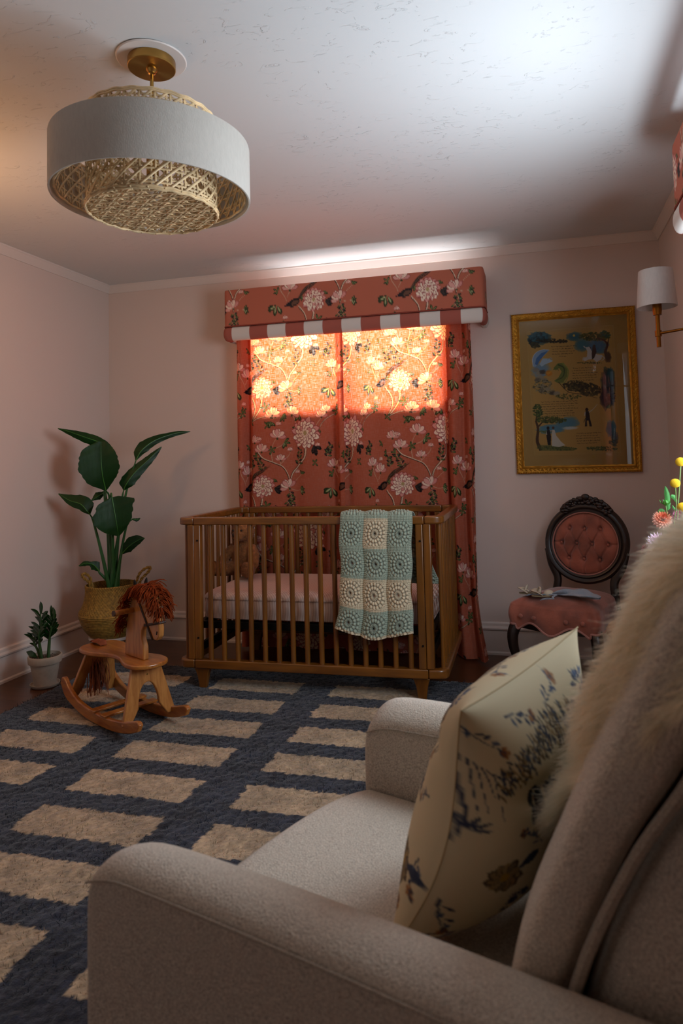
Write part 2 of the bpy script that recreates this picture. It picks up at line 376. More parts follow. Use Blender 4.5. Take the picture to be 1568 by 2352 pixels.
# ------------------------------------------------------------------ rug
def make_rug():
    x0, x1, y0, y1 = .385, 3.02, -3.6, -.575; st = .0065
    X, Y = np.meshgrid(np.arange(x0, x1, st), np.arange(y0, y1, st))
    def vn(X, Y, sc, seed):
        r = np.random.default_rng(seed); g = r.random((400, 400)); u, v = X * sc + 200, Y * sc + 200
        i, j = np.floor(u).astype(int) % 399, np.floor(v).astype(int) % 399; a, b = u - np.floor(u), v - np.floor(v); a = a * a * (3 - 2 * a); b = b * b * (3 - 2 * b)
        return (g[j, i] * (1 - a) + g[j, i + 1] * a) * (1 - b) + (g[j + 1, i] * (1 - a) + g[j + 1, i + 1] * a) * b
    def pattern(X, Y):
        wx = X + (vn(X, Y, 28, 1) - .5) * .016 + (vn(X, Y, 90, 2) - .5) * .012; wy = Y + (vn(X, Y, 30, 3) - .5) * .012 + (vn(X, Y, 95, 4) - .5) * .010
        u = np.mod(wx - .56, .62); v = np.mod(-.74 - wy, .2605)
        return (u < .45) & (v < .158) & (wx > .56) & (wx < 2.9) & (wy < -.74)
    def colour(X, Y, r):
        p = pattern(X, Y)[..., None]
        n = (vn(X, Y, 14, 5) * .5 + vn(X, Y, 60, 6) * .5)[..., None]; h = r.random(X.shape)[..., None]
        cream = np.array(hexc('b39c7e')) * (.72 + .38 * n + .2 * (h - .5)); blue = np.array(hexc('2b303d')) * (.50 + .62 * n + .45 * (h - .5))
        return np.where(p, cream, blue)
    r = np.random.default_rng(5)
    Z = .020 + .004 * (vn(X, Y, 40, 8) - .3) + .006 * vn(X, Y, 120, 9)
    ed = np.minimum.reduce([X - X.min(), X.max() - X, Y - Y.min(), Y.max() - Y]); Z = Z * np.clip(ed / .012, 0, 1)
    P = np.stack([X, Y, Z], -1)
    m = M('rug_wool', '888888', .95, attr=True, sheen=.25, bump=.5, bscale=260, bdist=.004, spec=.1)
    t = thing('rug', 'shaggy dark blue rug patterned with rows of cream rectangles, lying on the wood floor', 'rug')
    gridobj('rug_base', P, m, t, colour(X, Y, r))
    n = 150000
    # pile tufts, denser towards the open middle of the room
    px_ = r.uniform(x0, x1, n); py_ = r.uniform(-2.75, y1, n)
    c = colour(px_, py_, r); rr = np.stack([px_, py_, np.full(n, .014)], -1)
    dr = np.tile([.12, -.2, 1.0], (n, 1))
    k = strands('pile', rr, dr, .017, .0036, m, t, bend=.5, seg=1, seed=3, col=c); tag(k, kind='stuff')
make_rug()

# ------------------------------------------------------------------ floral print
def floral():
    K = 1.141e-3
    T = Paint(.686, .610, .0012, 'b96850', tile=True)
    ox, oy = .30, .40
    def q(x, y): return (ox + x * K, oy + y * K)
    rr = random.Random(3)
    def branch(pts, w=9, w1=4):
        p = [q(*a) for a in pts]
        T.line(p, w * 1.25 * K, '3a241c', 1, w1 * 1.25 * K); T.line([(a + 1.4 * K, b - 1.2 * K) for a, b in p], w * .75 * K, 'e0c8ac', 1, w1 * .6 * K)
    def twig(pts, w=3.5): T.line([q(*a) for a in pts], w * K, 'c9a58a', 1, 2 * K)
    def leaf(x, y, ang, L=30, w=13, dark=False):
        X, Y = q(x, y); c = ('23201f', '3f3634') if dark else ('2f3a22', '6f7d4c')
        T.petal(X, Y, ang, L * K, w * K, c[0]); T.petal(X, Y, ang, L * .8 * K, w * .5 * K, c[1])
        if not dark and L > 36: T.petal(X, Y, ang, L * .7 * K, w * .25 * K, 'b7ba8a')
    def leaves(x, y, n=4, L=30, a0=0, spread=360, dark=False):
        for i in range(n): leaf(x, y, a0 + spread * (i + .5) / n + rr.uniform(-14, 14), L * rr.uniform(.8, 1.15), L * .42, dark)
    def sprig(x, y, h=60, a=-80):
        dx, dy = math.cos(math.radians(a)), math.sin(math.radians(a)); twig([(x, y), (x + dx * h / 2 + 3, y + dy * h / 2), (x + dx * h, y + dy * h)], 2.5)
        for i in range(13):
            t = (i + .5) / 13; s_ = 1 if i % 2 else -1
            leaf(x + dx * h * t, y + dy * h * t, a + s_ * rr.uniform(35, 85), rr.uniform(16, 27) * (1.25 - t * .7), 10, False) if i % 3 else leaf(x + dx * h * t, y + dy * h * t, a + s_ * 60, 22, 11, True)
    def flower(x, y, R, seed=0):
        r2 = random.Random(seed); X, Y = q(x, y)
        for ring, (n, rad, L) in enumerate(((15, .30, .74), (14, .16, .66), (11, .05, .52), (8, .0, .34))):
            for i in range(n):
                a = 360 * (i + .5 * (ring % 2)) / n + r2.uniform(-7, 7); ar = math.radians(a)
                up = math.sin(ar) < .1
                k = 1.0 if ring else r2.uniform(.9, 1.1)
                bx, by = X + math.cos(ar) * rad * R * K, Y + math.sin(ar) * rad * R * K
                l = L * R * k * K; w = R * (.42, .38, .34, .26)[ring] * K
                T.petal(bx, by, a, l, w * 1.08, 'a04a48'); T.petal(bx, by, a, l * .94, w * .84, 'dfa095' if (up and ring < 1) or r2.random() < .14 else 'f6e6d0')
                T.line([(bx + math.cos(ar) * l * .25, by + math.sin(ar) * l * .25), (bx + math.cos(ar) * l * .7, by + math.sin(ar) * l * .7)], 1.6 * K, 'c07a72', .8)
        T.blob(X, Y, R * .13 * K, R * .15 * K, 'b9a271')
    def magnolia(x, y, s=1, a=-90):
        X, Y = q(x, y)
        for da, c in ((-75, 'e0a79b'), (75, 'd9958c'), (-40, 'f1dcc6'), (40, 'efd3c0'), (0, 'f6e6d2'), (-15, 'e2aa9f')):
            T.petal(X, Y, a + da, 34 * s * K, 19 * s * K, 'a4574f'); T.petal(X, Y, a + da, 31 * s * K, 15 * s * K, c)
        T.petal(X, Y, a + 180, 10 * s * K, 8 * s * K, '4a4a2c')
    # branches
    branch([(248, -200), (238, -150), (200, -110), (160, -65), (146, -10), (142, 30)], 12, 5)
    branch([(-30, -185), (0, -150), (60, -125), (110, -100), (138, -50), (144, -5)], 8, 5)
    branch([(0, 50), (-12, 110), (-45, 160), (-80, 190)], 10, 5); branch([(-85, 30), (-52, 75), (-45, 130), (-75, 190)], 8, 5)
    branch([(-78, 190), (-20, 165), (20, 160)], 6, 3); twig([(20, 160), (70, 168), (110, 160)]); twig([(40, 165), (48, 150)])
    branch([(450, -390), (400, -370), (355, -340), (330, -300)], 6, 3)
    twig([(55, -128), (48, -180), (60, -230), (83, -262)], 5); twig([(98, -110), (96, -135)], 5); twig([(100, -120), (140, -160), (150, -180)])
    twig([(-190, -95), (-182, -60), (-160, -25), (-150, 0)], 5); twig([(-130, -60), (-150, -20)], 4); twig([(150, 0), (190, -40), (215, -60)])
    twig([(146, 15), (180, 25), (205, 22)]); twig([(172, -375), (190, -330), (215, -300)], 5); twig([(300, -300), (330, -340), (345, -360)])
    twig([(48, -195), (100, -215), (120, -235)]); twig([(-35, -170), (-60, -165), (-85, -160)])
    # leaves
    for a in ((120, -235, 4, 34, -60, 200), (-32, -160, 3, 28, 90, 180), (50, -195, 5, 28), (20, 110, 5, 30), (-75, 185, 4, 26), (110, 160, 5, 28, -60, 180), (45, 185, 5, 34, 20, 140),
              (215, -380, 3, 42, 60, 80), (200, -310, 4, 34, 90, 160), (205, 20, 4, 32, -70, 150), (215, -60, 3, 28, -120, 120), (-200, -60, 4, 26, 90, 200), (430, -395, 5, 28), (330, -300, 3, 28, 60, 120),
              (-85, -160, 4, 24, 90, 180), (150, -185, 3, 20, -120, 100), (60, -40, 4, 24, 20, 160), (-60, -20, 3, 26, 100, 120), (300, -120, 4, 24), (-160, 120, 4, 26)): leaves(*a)
    leaves(-215, 20, 3, 52, 80, 120); leaf(-210, 15, 150, 56, 26); leaf(-205, 20, 60, 50, 26)
    leaves(300, -215, 3, 56, 10, 120, True); leaves(62, 12, 3, 50, -40, 110, True); leaves(-120, -215, 3, 26, 40, 200); leaves(25, -330, 4, 22)
    leaf(355, -190, 20, 44, 24, True)
    for a in ((8, -85, 80, -120), (196, -110, 85, -80), (146, 30, 75, 80), (60, -360, 60, -70), (-60, -90, 55, -100), (370, -150, 70, -70), (130, 80, 60, 60)): sprig(*a)
    # bird
    X, Y = q(-110, 8)
    for i in range(7): T.line([q(-95, 0), q(-45, -45 - i * 4), q(5 + i * 6, -78 - i * 5)], 4.5 * K, '2c2320' if i % 2 else '5c4030', 1, 1.5 * K)
    T.line([q(-90, -8), q(-30, -75), q(45, -118)], 3 * K, '6a5a44', 1, 1 * K)
    T.blob(X, Y, 34 * K, 20 * K, '2a211f', ang=-25); T.blob(X + 4 * K, Y, 22 * K, 11 * K, '6b4a3a', ang=-25, rag=.15)
    T.blob(X - 32 * K, Y + 10 * K, 12 * K, 11 * K, '1d1a22'); T.petal(X - 40 * K, Y + 12 * K, 170, 14 * K, 6 * K, '1d1a22')
    # flowers
    flower(0, 0, 64, 1); flower(248, -280, 84, 2)
    for a in ((-7, -190, 1.35), (-47, -240, 1.2), (83, -262, 1.5, -80), (98, -140, 1.0), (140, 8, 1.5, -120), (168, -385, 1.45, -60), (48, -375, 1.2), (-192, -100, 1.35), (-132, -66, 1.5), (345, -365, 1.1), (-230, 140, 1.1), (60, 148, 1.3, -60)): magnolia(*a)
    for x, y in ((-20, -250), (150, -190), (-128, -125), (90, -330), (190, -70), (320, -210), (-160, 90)): magnolia(x, y, .55)
    return T
FT = floral()
FK = 1.141e-3
def print_uv(U, V): return FT.sample(U, V)

def cloth_mat(name, trans=.28, through=.06, weave=True, tint=(1, .62, .42)):
    m = bpy.data.materials.new(name); m.use_nodes = True; N = m.node_tree.nodes; L = m.node_tree.links; N.remove(N['Principled BSDF'])
    a = N.new('ShaderNodeAttribute'); a.attribute_name = 'col'
    st = N.new('ShaderNodeAttribute'); st.attribute_name = 'st'
    def thread(sx, sy, sd):
        mp = N.new('ShaderNodeMapping'); mp.inputs['Scale'].default_value = (sx, sy, 1); mp.inputs['Location'].default_value = (sd, sd, 0); L.new(st.outputs['Vector'], mp.inputs[0])
        n = N.new('ShaderNodeTexNoise'); n.inputs['Scale'].default_value = 1; n.inputs['Detail'].default_value = 2; L.new(mp.outputs[0], n.inputs[0]); return n.outputs[0]
    h = thread(28, 330, 3); v = thread(330, 28, 9)
    mx = N.new('ShaderNodeMath'); mx.operation = 'MULTIPLY'; L.new(h, mx.inputs[0]); L.new(v, mx.inputs[1])
    r = N.new('ShaderNodeMapRange'); r.inputs[1].default_value = .23; r.inputs[2].default_value = .35; r.inputs[3].default_value = 0; r.inputs[4].default_value = 1; L.new(mx.outputs[0], r.inputs[0])
    df = N.new('ShaderNodeBsdfDiffuse'); L.new(a.outputs['Color'], df.inputs[0])
    bp = N.new('ShaderNodeBump'); bp.inputs['Strength'].default_value = .2; bp.inputs['Distance'].default_value = .0006; L.new(mx.outputs[0], bp.inputs['Height']); L.new(bp.outputs[0], df.inputs['Normal'])
    tl = N.new('ShaderNodeBsdfTranslucent')
    lt = N.new('ShaderNodeMix'); lt.data_type = 'RGBA'; lt.inputs[0].default_value = .0; lt.inputs[7].default_value = (1, 1, 1, 1); gm = N.new('ShaderNodeGamma'); gm.inputs[1].default_value = 1.15; L.new(a.outputs['Color'], gm.inputs[0]); tn = N.new('ShaderNodeVectorMath'); tn.operation = 'MULTIPLY'; tn.inputs[1].default_value = (1.35, .80, .33); L.new(gm.outputs[0], tn.inputs[0]); L.new(tn.outputs[0], lt.inputs[6])
    mu = N.new('ShaderNodeMath'); mu.operation = 'MULTIPLY'; mu.inputs[1].default_value = .17; L.new(r.outputs[0], mu.inputs[0]); L.new(mu.outputs[0], lt.inputs[0])
    L.new(lt.outputs[2], tl.inputs[0])
    m1 = N.new('ShaderNodeMixShader'); m1.inputs[0].default_value = trans; L.new(df.outputs[0], m1.inputs[1]); L.new(tl.outputs[0], m1.inputs[2])
    out = m1
    L.new(out.outputs[0], N['Material Output'].inputs[0])
    return m
curtm = cloth_mat('floral_linen')
pelm = M('pelmet_linen', 'b96850', .85, attr=True, bump=.2, bscale=500, bdist=.0008)

def curtain(name, label, knots, uat, zt=2.035, flare=0, warp=False):
    """knots: (x, y) line of the cloth seen from above; printed with the floral tile"""
    pts = np.array(spline(knots, 900)); d = np.r_[0, np.cumsum(np.linalg.norm(np.diff(pts, axis=0), axis=1))]
    n = int(d[-1] / .0028); s = np.linspace(0, d[-1], n); cx = np.interp(s, d, pts[:, 0]); cy = np.interp(s, d, pts[:, 1])
    z = np.linspace(zt, .012, int((zt) / .0029)); Sx, Z = np.meshgrid(s, z); X = np.tile(cx, (len(z), 1)); Y = np.tile(cy, (len(z), 1))
    t = np.clip((.9 - Z) / .9, 0, 1)
    X = X + .006 * np.sin(Z * 3.1 + Sx * 9) * (zt - Z); Y = Y - .008 * np.sin(Z * 4 + Sx * 23) * (.3 + t)
    if flare:
        e = np.clip((Sx / d[-1] - .72) / .28, 0, 1); k = np.clip((.33 - Z) / .33, 0, 1) ** 1.6
        X = X + e * k * .05; Y = Y - e * k * .12
    P = np.stack([X, Y, Z], -1)
    ss = np.interp(uat, cx[:int(len(cx))], s) if flare == 0 else np.interp(uat, cx, s)
    U = Sx - ss + .30
    if warp: U = U - np.interp(Sx - ss, [-.32, -.08], [.12, 0]) * 1.0
    col = print_uv(U, (zt - Z) - .04)
    o = gridobj(name, P, curtm, None, col, st=np.stack([Sx, Z], -1)); tag(o, label, 'curtain', 'floral curtains at the window behind the crib'); return o
# the line of each panel, from photo x to room x
curtain('curtain', 'left panel of the coral floral linen curtains, hanging behind the crib and teddy bear',
        [(.985, -.055), (1.0, -.115), (1.03, -.125), (1.047, -.085), (1.06, -.05), (1.075, -.075), (1.10, -.10), (1.2, -.102), (1.3, -.088), (1.36, -.082), (1.42, -.10), (1.5, -.102), (1.56, -.09), (1.60, -.062), (1.625, -.055), (1.645, -.085), (1.66, -.115), (1.69, -.118)], 1.155)
curtain('curtain', 'right panel of the coral floral linen curtains, its hem on the floor beside the crib',
        [(1.668, -.095), (1.70, -.08), (1.74, -.092), (1.80, -.10), (1.88, -.095), (1.96, -.105), (2.04, -.096), (2.12, -.104), (2.2, -.09), (2.26, -.098), (2.285, -.08), (2.295, -.035), (2.305, -.03), (2.315, -.09), (2.345, -.13), (2.38, -.10), (2.40, -.08), (2.425, -.12), (2.44, -.125), (2.45, -.06)], 2.03, flare=1, warp=True)

def pelmet(name, label, group, rail, u0, stripe0):
    """rail: list of plan points from one wall end round to the other; floral board above, striped roll below"""
    t = thing(name, label, 'pelmet', group=group)
    P0 = [np.array(p, float) for p in rail]; path = []
    for i, p in enumerate(P0):
        if i in (0, len(P0) - 1): path.append(p); continue
        a = P0[i - 1] - p; b = P0[i + 1] - p; a /= np.linalg.norm(a); b /= np.linalg.norm(b); r = .03
        for k in range(9):
            q_ = k / 8; path.append((1 - q_) ** 2 * (p + a * r) + 2 * q_ * (1 - q_) * p + q_ ** 2 * (p + b * r))
    path = np.array(path); d = np.r_[0, np.cumsum(np.linalg.norm(np.diff(path, axis=0), axis=1))]
    s = np.linspace(0, d[-1], int(d[-1] / .003)); X = np.interp(s, d, path[:, 0]); Y = np.interp(s, d, path[:, 1])
    tx = np.gradient(X, s); ty = np.gradient(Y, s); l = np.hypot(tx, ty); nx, ny = ty / l, -tx / l
    def sweep(nm, prof, m, colf, par):
        pr = np.array(spline(prof, max(8, int(sum(math.dist(prof[i], prof[i + 1]) for i in range(len(prof) - 1)) / .003))))
        o_ = pr[:, 0][:, None]; z_ = pr[:, 1][:, None]
        P = np.stack([X[None] + nx[None] * o_, Y[None] + ny[None] * o_, np.broadcast_to(z_, (len(pr), len(s)))], -1)
        arc = np.r_[0, np.cumsum(np.linalg.norm(np.diff(pr, axis=0), axis=1))][:, None]
        return gridobj(nm, P, m, par, colf(np.broadcast_to(s[None], P.shape[:2]), np.broadcast_to(arc, P.shape[:2])), solid=.003)
    f = lambda U, V: print_uv(U + u0, V + .268)
    sweep('floral_board', [(-.03, 2.196), (-.008, 2.2), (0, 2.19), (.001, 2.1), (.001, 1.99), (0, 1.978), (-.012, 1.974)], pelm, f, t)
    c1, c2 = np.array(hexc('a65a4c')), np.array(hexc('d8d2cb'))
    g = lambda U, V: np.where((np.mod((U - stripe0) / .117, 2) < 1)[..., None], c2, c1)
    sweep('striped_border', [(-.014, 1.972), (.004, 1.962), (.010, 1.94), (.009, 1.915), (.0, 1.895), (-.014, 1.888), (-.03, 1.893)], pelm, g, t)
    cord = MB().tube([(X[i] + nx[i] * .004, Y[i] + ny[i] * .004, 1.9735) for i in range(0, len(s), 8)], .0042, 6)
    cord.build('piping', M('pelmet_piping', '8a3c2c', .8), t)
    return t
pelmet('pelmet', 'coral floral pelmet with a pink and white striped border above the crib window', None, [(.955, -.002), (.955, -.2), (2.545, -.2), (2.545, -.002)], -.475, .243)
pelmet('pelmet', 'coral floral pelmet with striped border cut off at the right edge, on the right wall', None, [(RW - .002, -1.475), (3.305, -1.475), (3.305, -3.1), (RW - .002, -3.1)], .1, .2)
pole = MB().tube([(.99, -.085, 2.04), (2.44, -.085, 2.04)], .011, 12).ball((.985, -.085, 2.04), .018).ball((2.445, -.085, 2.04), .018)
for xx in (1.02, 2.41): pole.tube([(xx, -.085, 2.04), (xx, 0, 2.04)], .008, 8)
tag(pole.build('curtain_pole', M('dark_bronze', '3a2a1c', .4, metal=1)), 'dark curtain pole hidden up inside the pelmet, carrying the floral curtains', 'curtain pole')
# curtain beside the right-hand window (it mirrors in the picture glass)
def right_curtain(ya, yb, lab):
    yy = np.linspace(ya, yb, 130); z = np.linspace(1.98, .01, 620); Yg, Z = np.meshgrid(yy, z)
    X = RW - .075 + .03 * np.sin(Yg * 70)
    o = gridobj('curtain', np.stack([X, Yg, Z], -1), curtm, None, print_uv((-Yg) * 1.4, 2 - Z), st=np.stack([Yg, Z], -1))
    tag(o, lab, 'curtain', 'floral curtains at the right wall window')
right_curtain(-1.48, -1.66, 'floral curtain panel at the picture end of the right wall window')
right_curtain(-2.50, -3.05, 'floral curtain panel at the armchair end of the right wall window')
# ------------------------------------------------------------------ crib
cribw = WOOD('crib_walnut_rail', '5c340e', '845015', (1.5, 12, 12), .32, .5, 3)
cribv = WOOD('crib_walnut_upright', '5c340e', '845015', (12, 12, 1.0), .32, .5, 3)
ironm = M('black_metal', '121110', .5, metal=.6)
CW, CL = .757, 1.351
crib = thing('crib', 'honey brown slatted wooden crib on tapered feet in front of the floral curtains', 'crib', (1.0218, -.9068, 0), .0237)
def ctube(b, u, v, z0, z1, r=.0125): b.tube([(u, v, z0), (u, v, z1)], r, 12)
def rail_end(name, side):
    """U shaped rail wrapping a crib end, with rounded outer corners"""
    for z0, z1 in ((.828, .865), (.120, .163)):
        w = .042; r = .05
        out = [(.09, 0)]; out += [(r - r * math.sin(a), r - r * math.cos(a)) for a in np.linspace(0, PI / 2, 8)]
        out += [(r - r * math.cos(a), CW - r + r * math.sin(a)) for a in np.linspace(0, PI / 2, 8)]; out += [(.09, CW)]
        r2 = .018; inn = [(.09, CW - w), (w + r2, CW - w)] + [(w + r2 - r2 * math.sin(a), CW - w - r2 + r2 * math.cos(a)) for a in np.linspace(0, PI / 2, 5)][1:]
        inn += [(w + r2 - r2 * math.cos(a), w + r2 - r2 * math.sin(a)) for a in np.linspace(0, PI / 2, 5)] + [(.09, w)]
        pts = out + inn
        if side: pts = [(CL - a, b_) for a, b_ in pts]
        MB().prism(pts, z0, z1, 'z').build('end_top_rail' if z0 > .5 else 'end_bottom_rail', cribw, crib, bevel=.008, seg=3)
for sd in (0, 1): rail_end('r', sd)
for nm, v0 in (('front', .0), ('back', CW - .042)):
    MB().box(.092, CL - .092, v0, v0 + .042, .828, .865).build(nm + '_top_rail', cribw, crib, bevel=.005, seg=3)
    MB().box(.092, CL - .092, v0, v0 + .042, .120, .163).build(nm + '_bottom_rail', cribw, crib, bevel=.005, seg=3)
for v0 in (.004, CW - .038):
    for u0 in (.058, .093, CL - .132, CL - .095): MB().box(u0 - .002, u0 + .033, v0, v0 + .034, .163, .828).build('post', cribv, crib, bevel=.004)
for v in (.021, CW - .021):
    for i in range(15):
        b = MB(); ctube(b, .172 + i * (CL - .344) / 14, v, .163, .828); b.build('spindle', cribv, crib)
for u in (.028, CL - .028):
    for i in range(10):
        b = MB(); ctube(b, u, .058 + i * (CW - .116) / 9, .163, .828, .0105); b.build('spindle', cribv, crib)
for u, s in ((.125, -1), (CL - .125, 1)):
    for v, sv in ((.03, -1), (CW - .03, 1)):
        b = MB(); prof = []
        for z, a, c_ in ((.120, .042, .040), (.11, .036, .034), (.08, .027, .026), (.05, .023, .022), (.012, .018, .018)):
            prof.append([(u - a * (1 if s < 0 else 1), v - c_ * .6, z), (u + a, v - c_ * .6, z), (u + a, v + c_ * .6, z), (u - a, v + c_ * .6, z)])
        vs = [p for r_ in prof for p in r_]; fs = [(0, 1, 2, 3), (19, 18, 17, 16)]
        for i in range(4):
            for k in range(4): fs.append((i * 4 + k, i * 4 + (k + 1) % 4, i * 4 + 4 + (k + 1) % 4, i * 4 + 4 + k))
        b.add(vs, fs).build('foot', cribv, crib, bevel=.003)
for u in (.112, CL - .112):
    for z in (.75, .27): MB().tube([(u, .0045, z), (u, .001, z)], .005, 12).build('bolt', ironm, crib)
b = MB()
b.box(.075, CL - .075, .055, .085, .305, .34).box(.075, CL - .075, CW - .085, CW - .055, .305, .34).box(.075, .105, .085, CW - .085, .305, .34).box(CL - .105, CL - .075, .085, CW - .085, .305, .34)
for i in range(9): b.box(.105, CL - .105, .12 + i * .063, .128 + i * .063, .325, .33)
b.build('mattress_support', ironm, crib, bevel=.002)
for u0 in (.075, CL - .10):
    MB().box(u0, u0 + .02, .05, CW - .05, .185, .225).box(u0, u0 + .02, .05, .075, .20, .31).box(u0, u0 + .02, CW - .075, CW - .05, .20, .31).build('support_bracket', ironm, crib, bevel=.002)

# mattress in a fitted sheet: pale pink with fine stripes
def stripes_mat(name, c1, c2, freq):
    m = M(name, c1, .85, bump=.1, bscale=300, bdist=.0005); N = m.node_tree.nodes; L = m.node_tree.links; b = N['Principled BSDF']
    tc = N.new('ShaderNodeTexCoord'); sp = N.new('ShaderNodeSeparateXYZ'); L.new(tc.outputs['Object'], sp.inputs[0])
    mu = N.new('ShaderNodeMath'); mu.operation = 'MULTIPLY'; mu.inputs[1].default_value = freq; L.new(sp.outputs[0], mu.inputs[0])
    sn = N.new('ShaderNodeMath'); sn.operation = 'SINE'; L.new(mu.outputs[0], sn.inputs[0])
    r = ramp(N, [(.35, c1), (.6, c2)]); mr = N.new('ShaderNodeMapRange'); mr.inputs[1].default_value = -1; L.new(sn.outputs[0], mr.inputs[0]); L.new(mr.outputs[0], r.inputs[0]); L.new(r.outputs[0], b.inputs['Base Color'])
    return m
sheetm = stripes_mat('striped_sheet', 'dccabf', 'b89c90', 2 * PI / .0085)
def mattress():
    n1, n2 = 130, 74; P = []
    U = np.linspace(0, 1, n1); top = []
    rows = []
    for k in range(40):  # side to top: superellipse section rings shrinking to the centre
        t = k / 39
        if t < .55: z = .345 + (t / .55) * .100; ins = .0 + .006 * math.cos(t / .55 * PI) ** 2
        else:
            a = (t - .55) / .45 * PI / 2; z = .445 + .040 * math.sin(a); ins = .085 * (1 - math.cos(a))
        if k == 0: ins = .03
        ring = []
        hx, hy, r = .60 - ins, .315 - ins, max(.05, .09 - ins * .3)
        for q_ in range(160):
            a = 2 * PI * q_ / 160; c, s_ = math.cos(a), math.sin(a); e = .22
            x = hx * math.copysign(abs(c) ** e, c); y = hy * math.copysign(abs(s_) ** e, s_)
            w = .0025 * math.sin(x * 210) * (1 if abs(y) > hy * .98 else 0) * math.sin(min(1, t / .6) * PI)
            ring.append((x, y + math.copysign(w, y), z))
        rows.append(ring)
    for sc in (.8, .55, .3, .08, .0): rows.append([(x * sc, y * sc, .4855 + .008 * (1 - sc)) for x, y, z in rows[39]])
    P = np.array(rows); o = gridobj('mattress', P, sheetm, None, wrap=True)
    b = MB(); pass
    o.location = (1.0218 + CL / 2 - .008, -.9068 + CW / 2 + .016, 0); o.rotation_euler = (0, 0, .0237)
    tag(o, 'crib mattress in a pale pink finely striped fitted sheet', 'mattress')
mattress()

# ------------------------------------------------------------------ teddy bear
def teddy():
    c = px(560, 1318, at=(1.16, -.33)); t = thing('teddy_bear', 'brown plush teddy bear sitting in the back corner of the crib mattress', 'teddy bear', (1.14, -.36, .492), -.18); t.scale = (1.13,) * 3
    b = MB()
    b.ball((0, 0, .085), (.068, .056, .088), 24, 16); b.ball((0, -.008, .215), (.062, .056, .058), 24, 16)
    b.ball((-.058, -.004, .258), (.021, .012, .022)); b.ball((.058, -.004, .258), (.021, .012, .022)); b.ball((.004, -.06, .20), (.034, .026, .028))
    for s in (-1, 1):
        b.tube([(s * .05, -.01, .14), (s * .085, -.035, .10), (s * .095, -.055, .07)], [.026, .027, .024], 12); b.ball((s * .096, -.058, .064), .025)
        b.tube([(s * .04, -.02, .035), (s * .075, -.08, .034), (s * .10, -.12, .04)], [.036, .036, .034], 12); b.ball((s * .103, -.125, .045), (.034, .024, .040))
    o = b.build('body', M('plush_brown', '8a5830', .95, sheen=.1, var=.35, vscale=60, bump=1, bscale=160, bdist=.005), t)
    q = o.modifiers.new('r', 'REMESH'); q.mode = 'VOXEL'; q.voxel_size = .005; q.use_smooth_shade = True
    q = o.modifiers.new('sm', 'SMOOTH'); q.iterations = 5; q.factor = .6
    tx = bpy.data.textures.new('plush', 'CLOUDS'); tx.noise_scale = .008
    q = o.modifiers.new('d', 'DISPLACE'); q.texture = tx; q.strength = .006; q.mid_level = .5
    bl = M('black_plastic', '0e0b0a', .25)
    MB().ball((.004, -.087, .208), (.014, .008, .010)).build('nose', bl, t)
    for s in (-1, 1): MB().ball((s * .024 + .002, -.061, .228), .0052).build('eye', bl, t)
    MB().tube([(.004, -.088, .198), (.004, -.0865, .188)], .0018, 6).tube([(-.01, -.082, .184), (.004, -.0865, .188), (.018, -.082, .184)], .0018, 6).build('mouth', bl, t)
teddy()

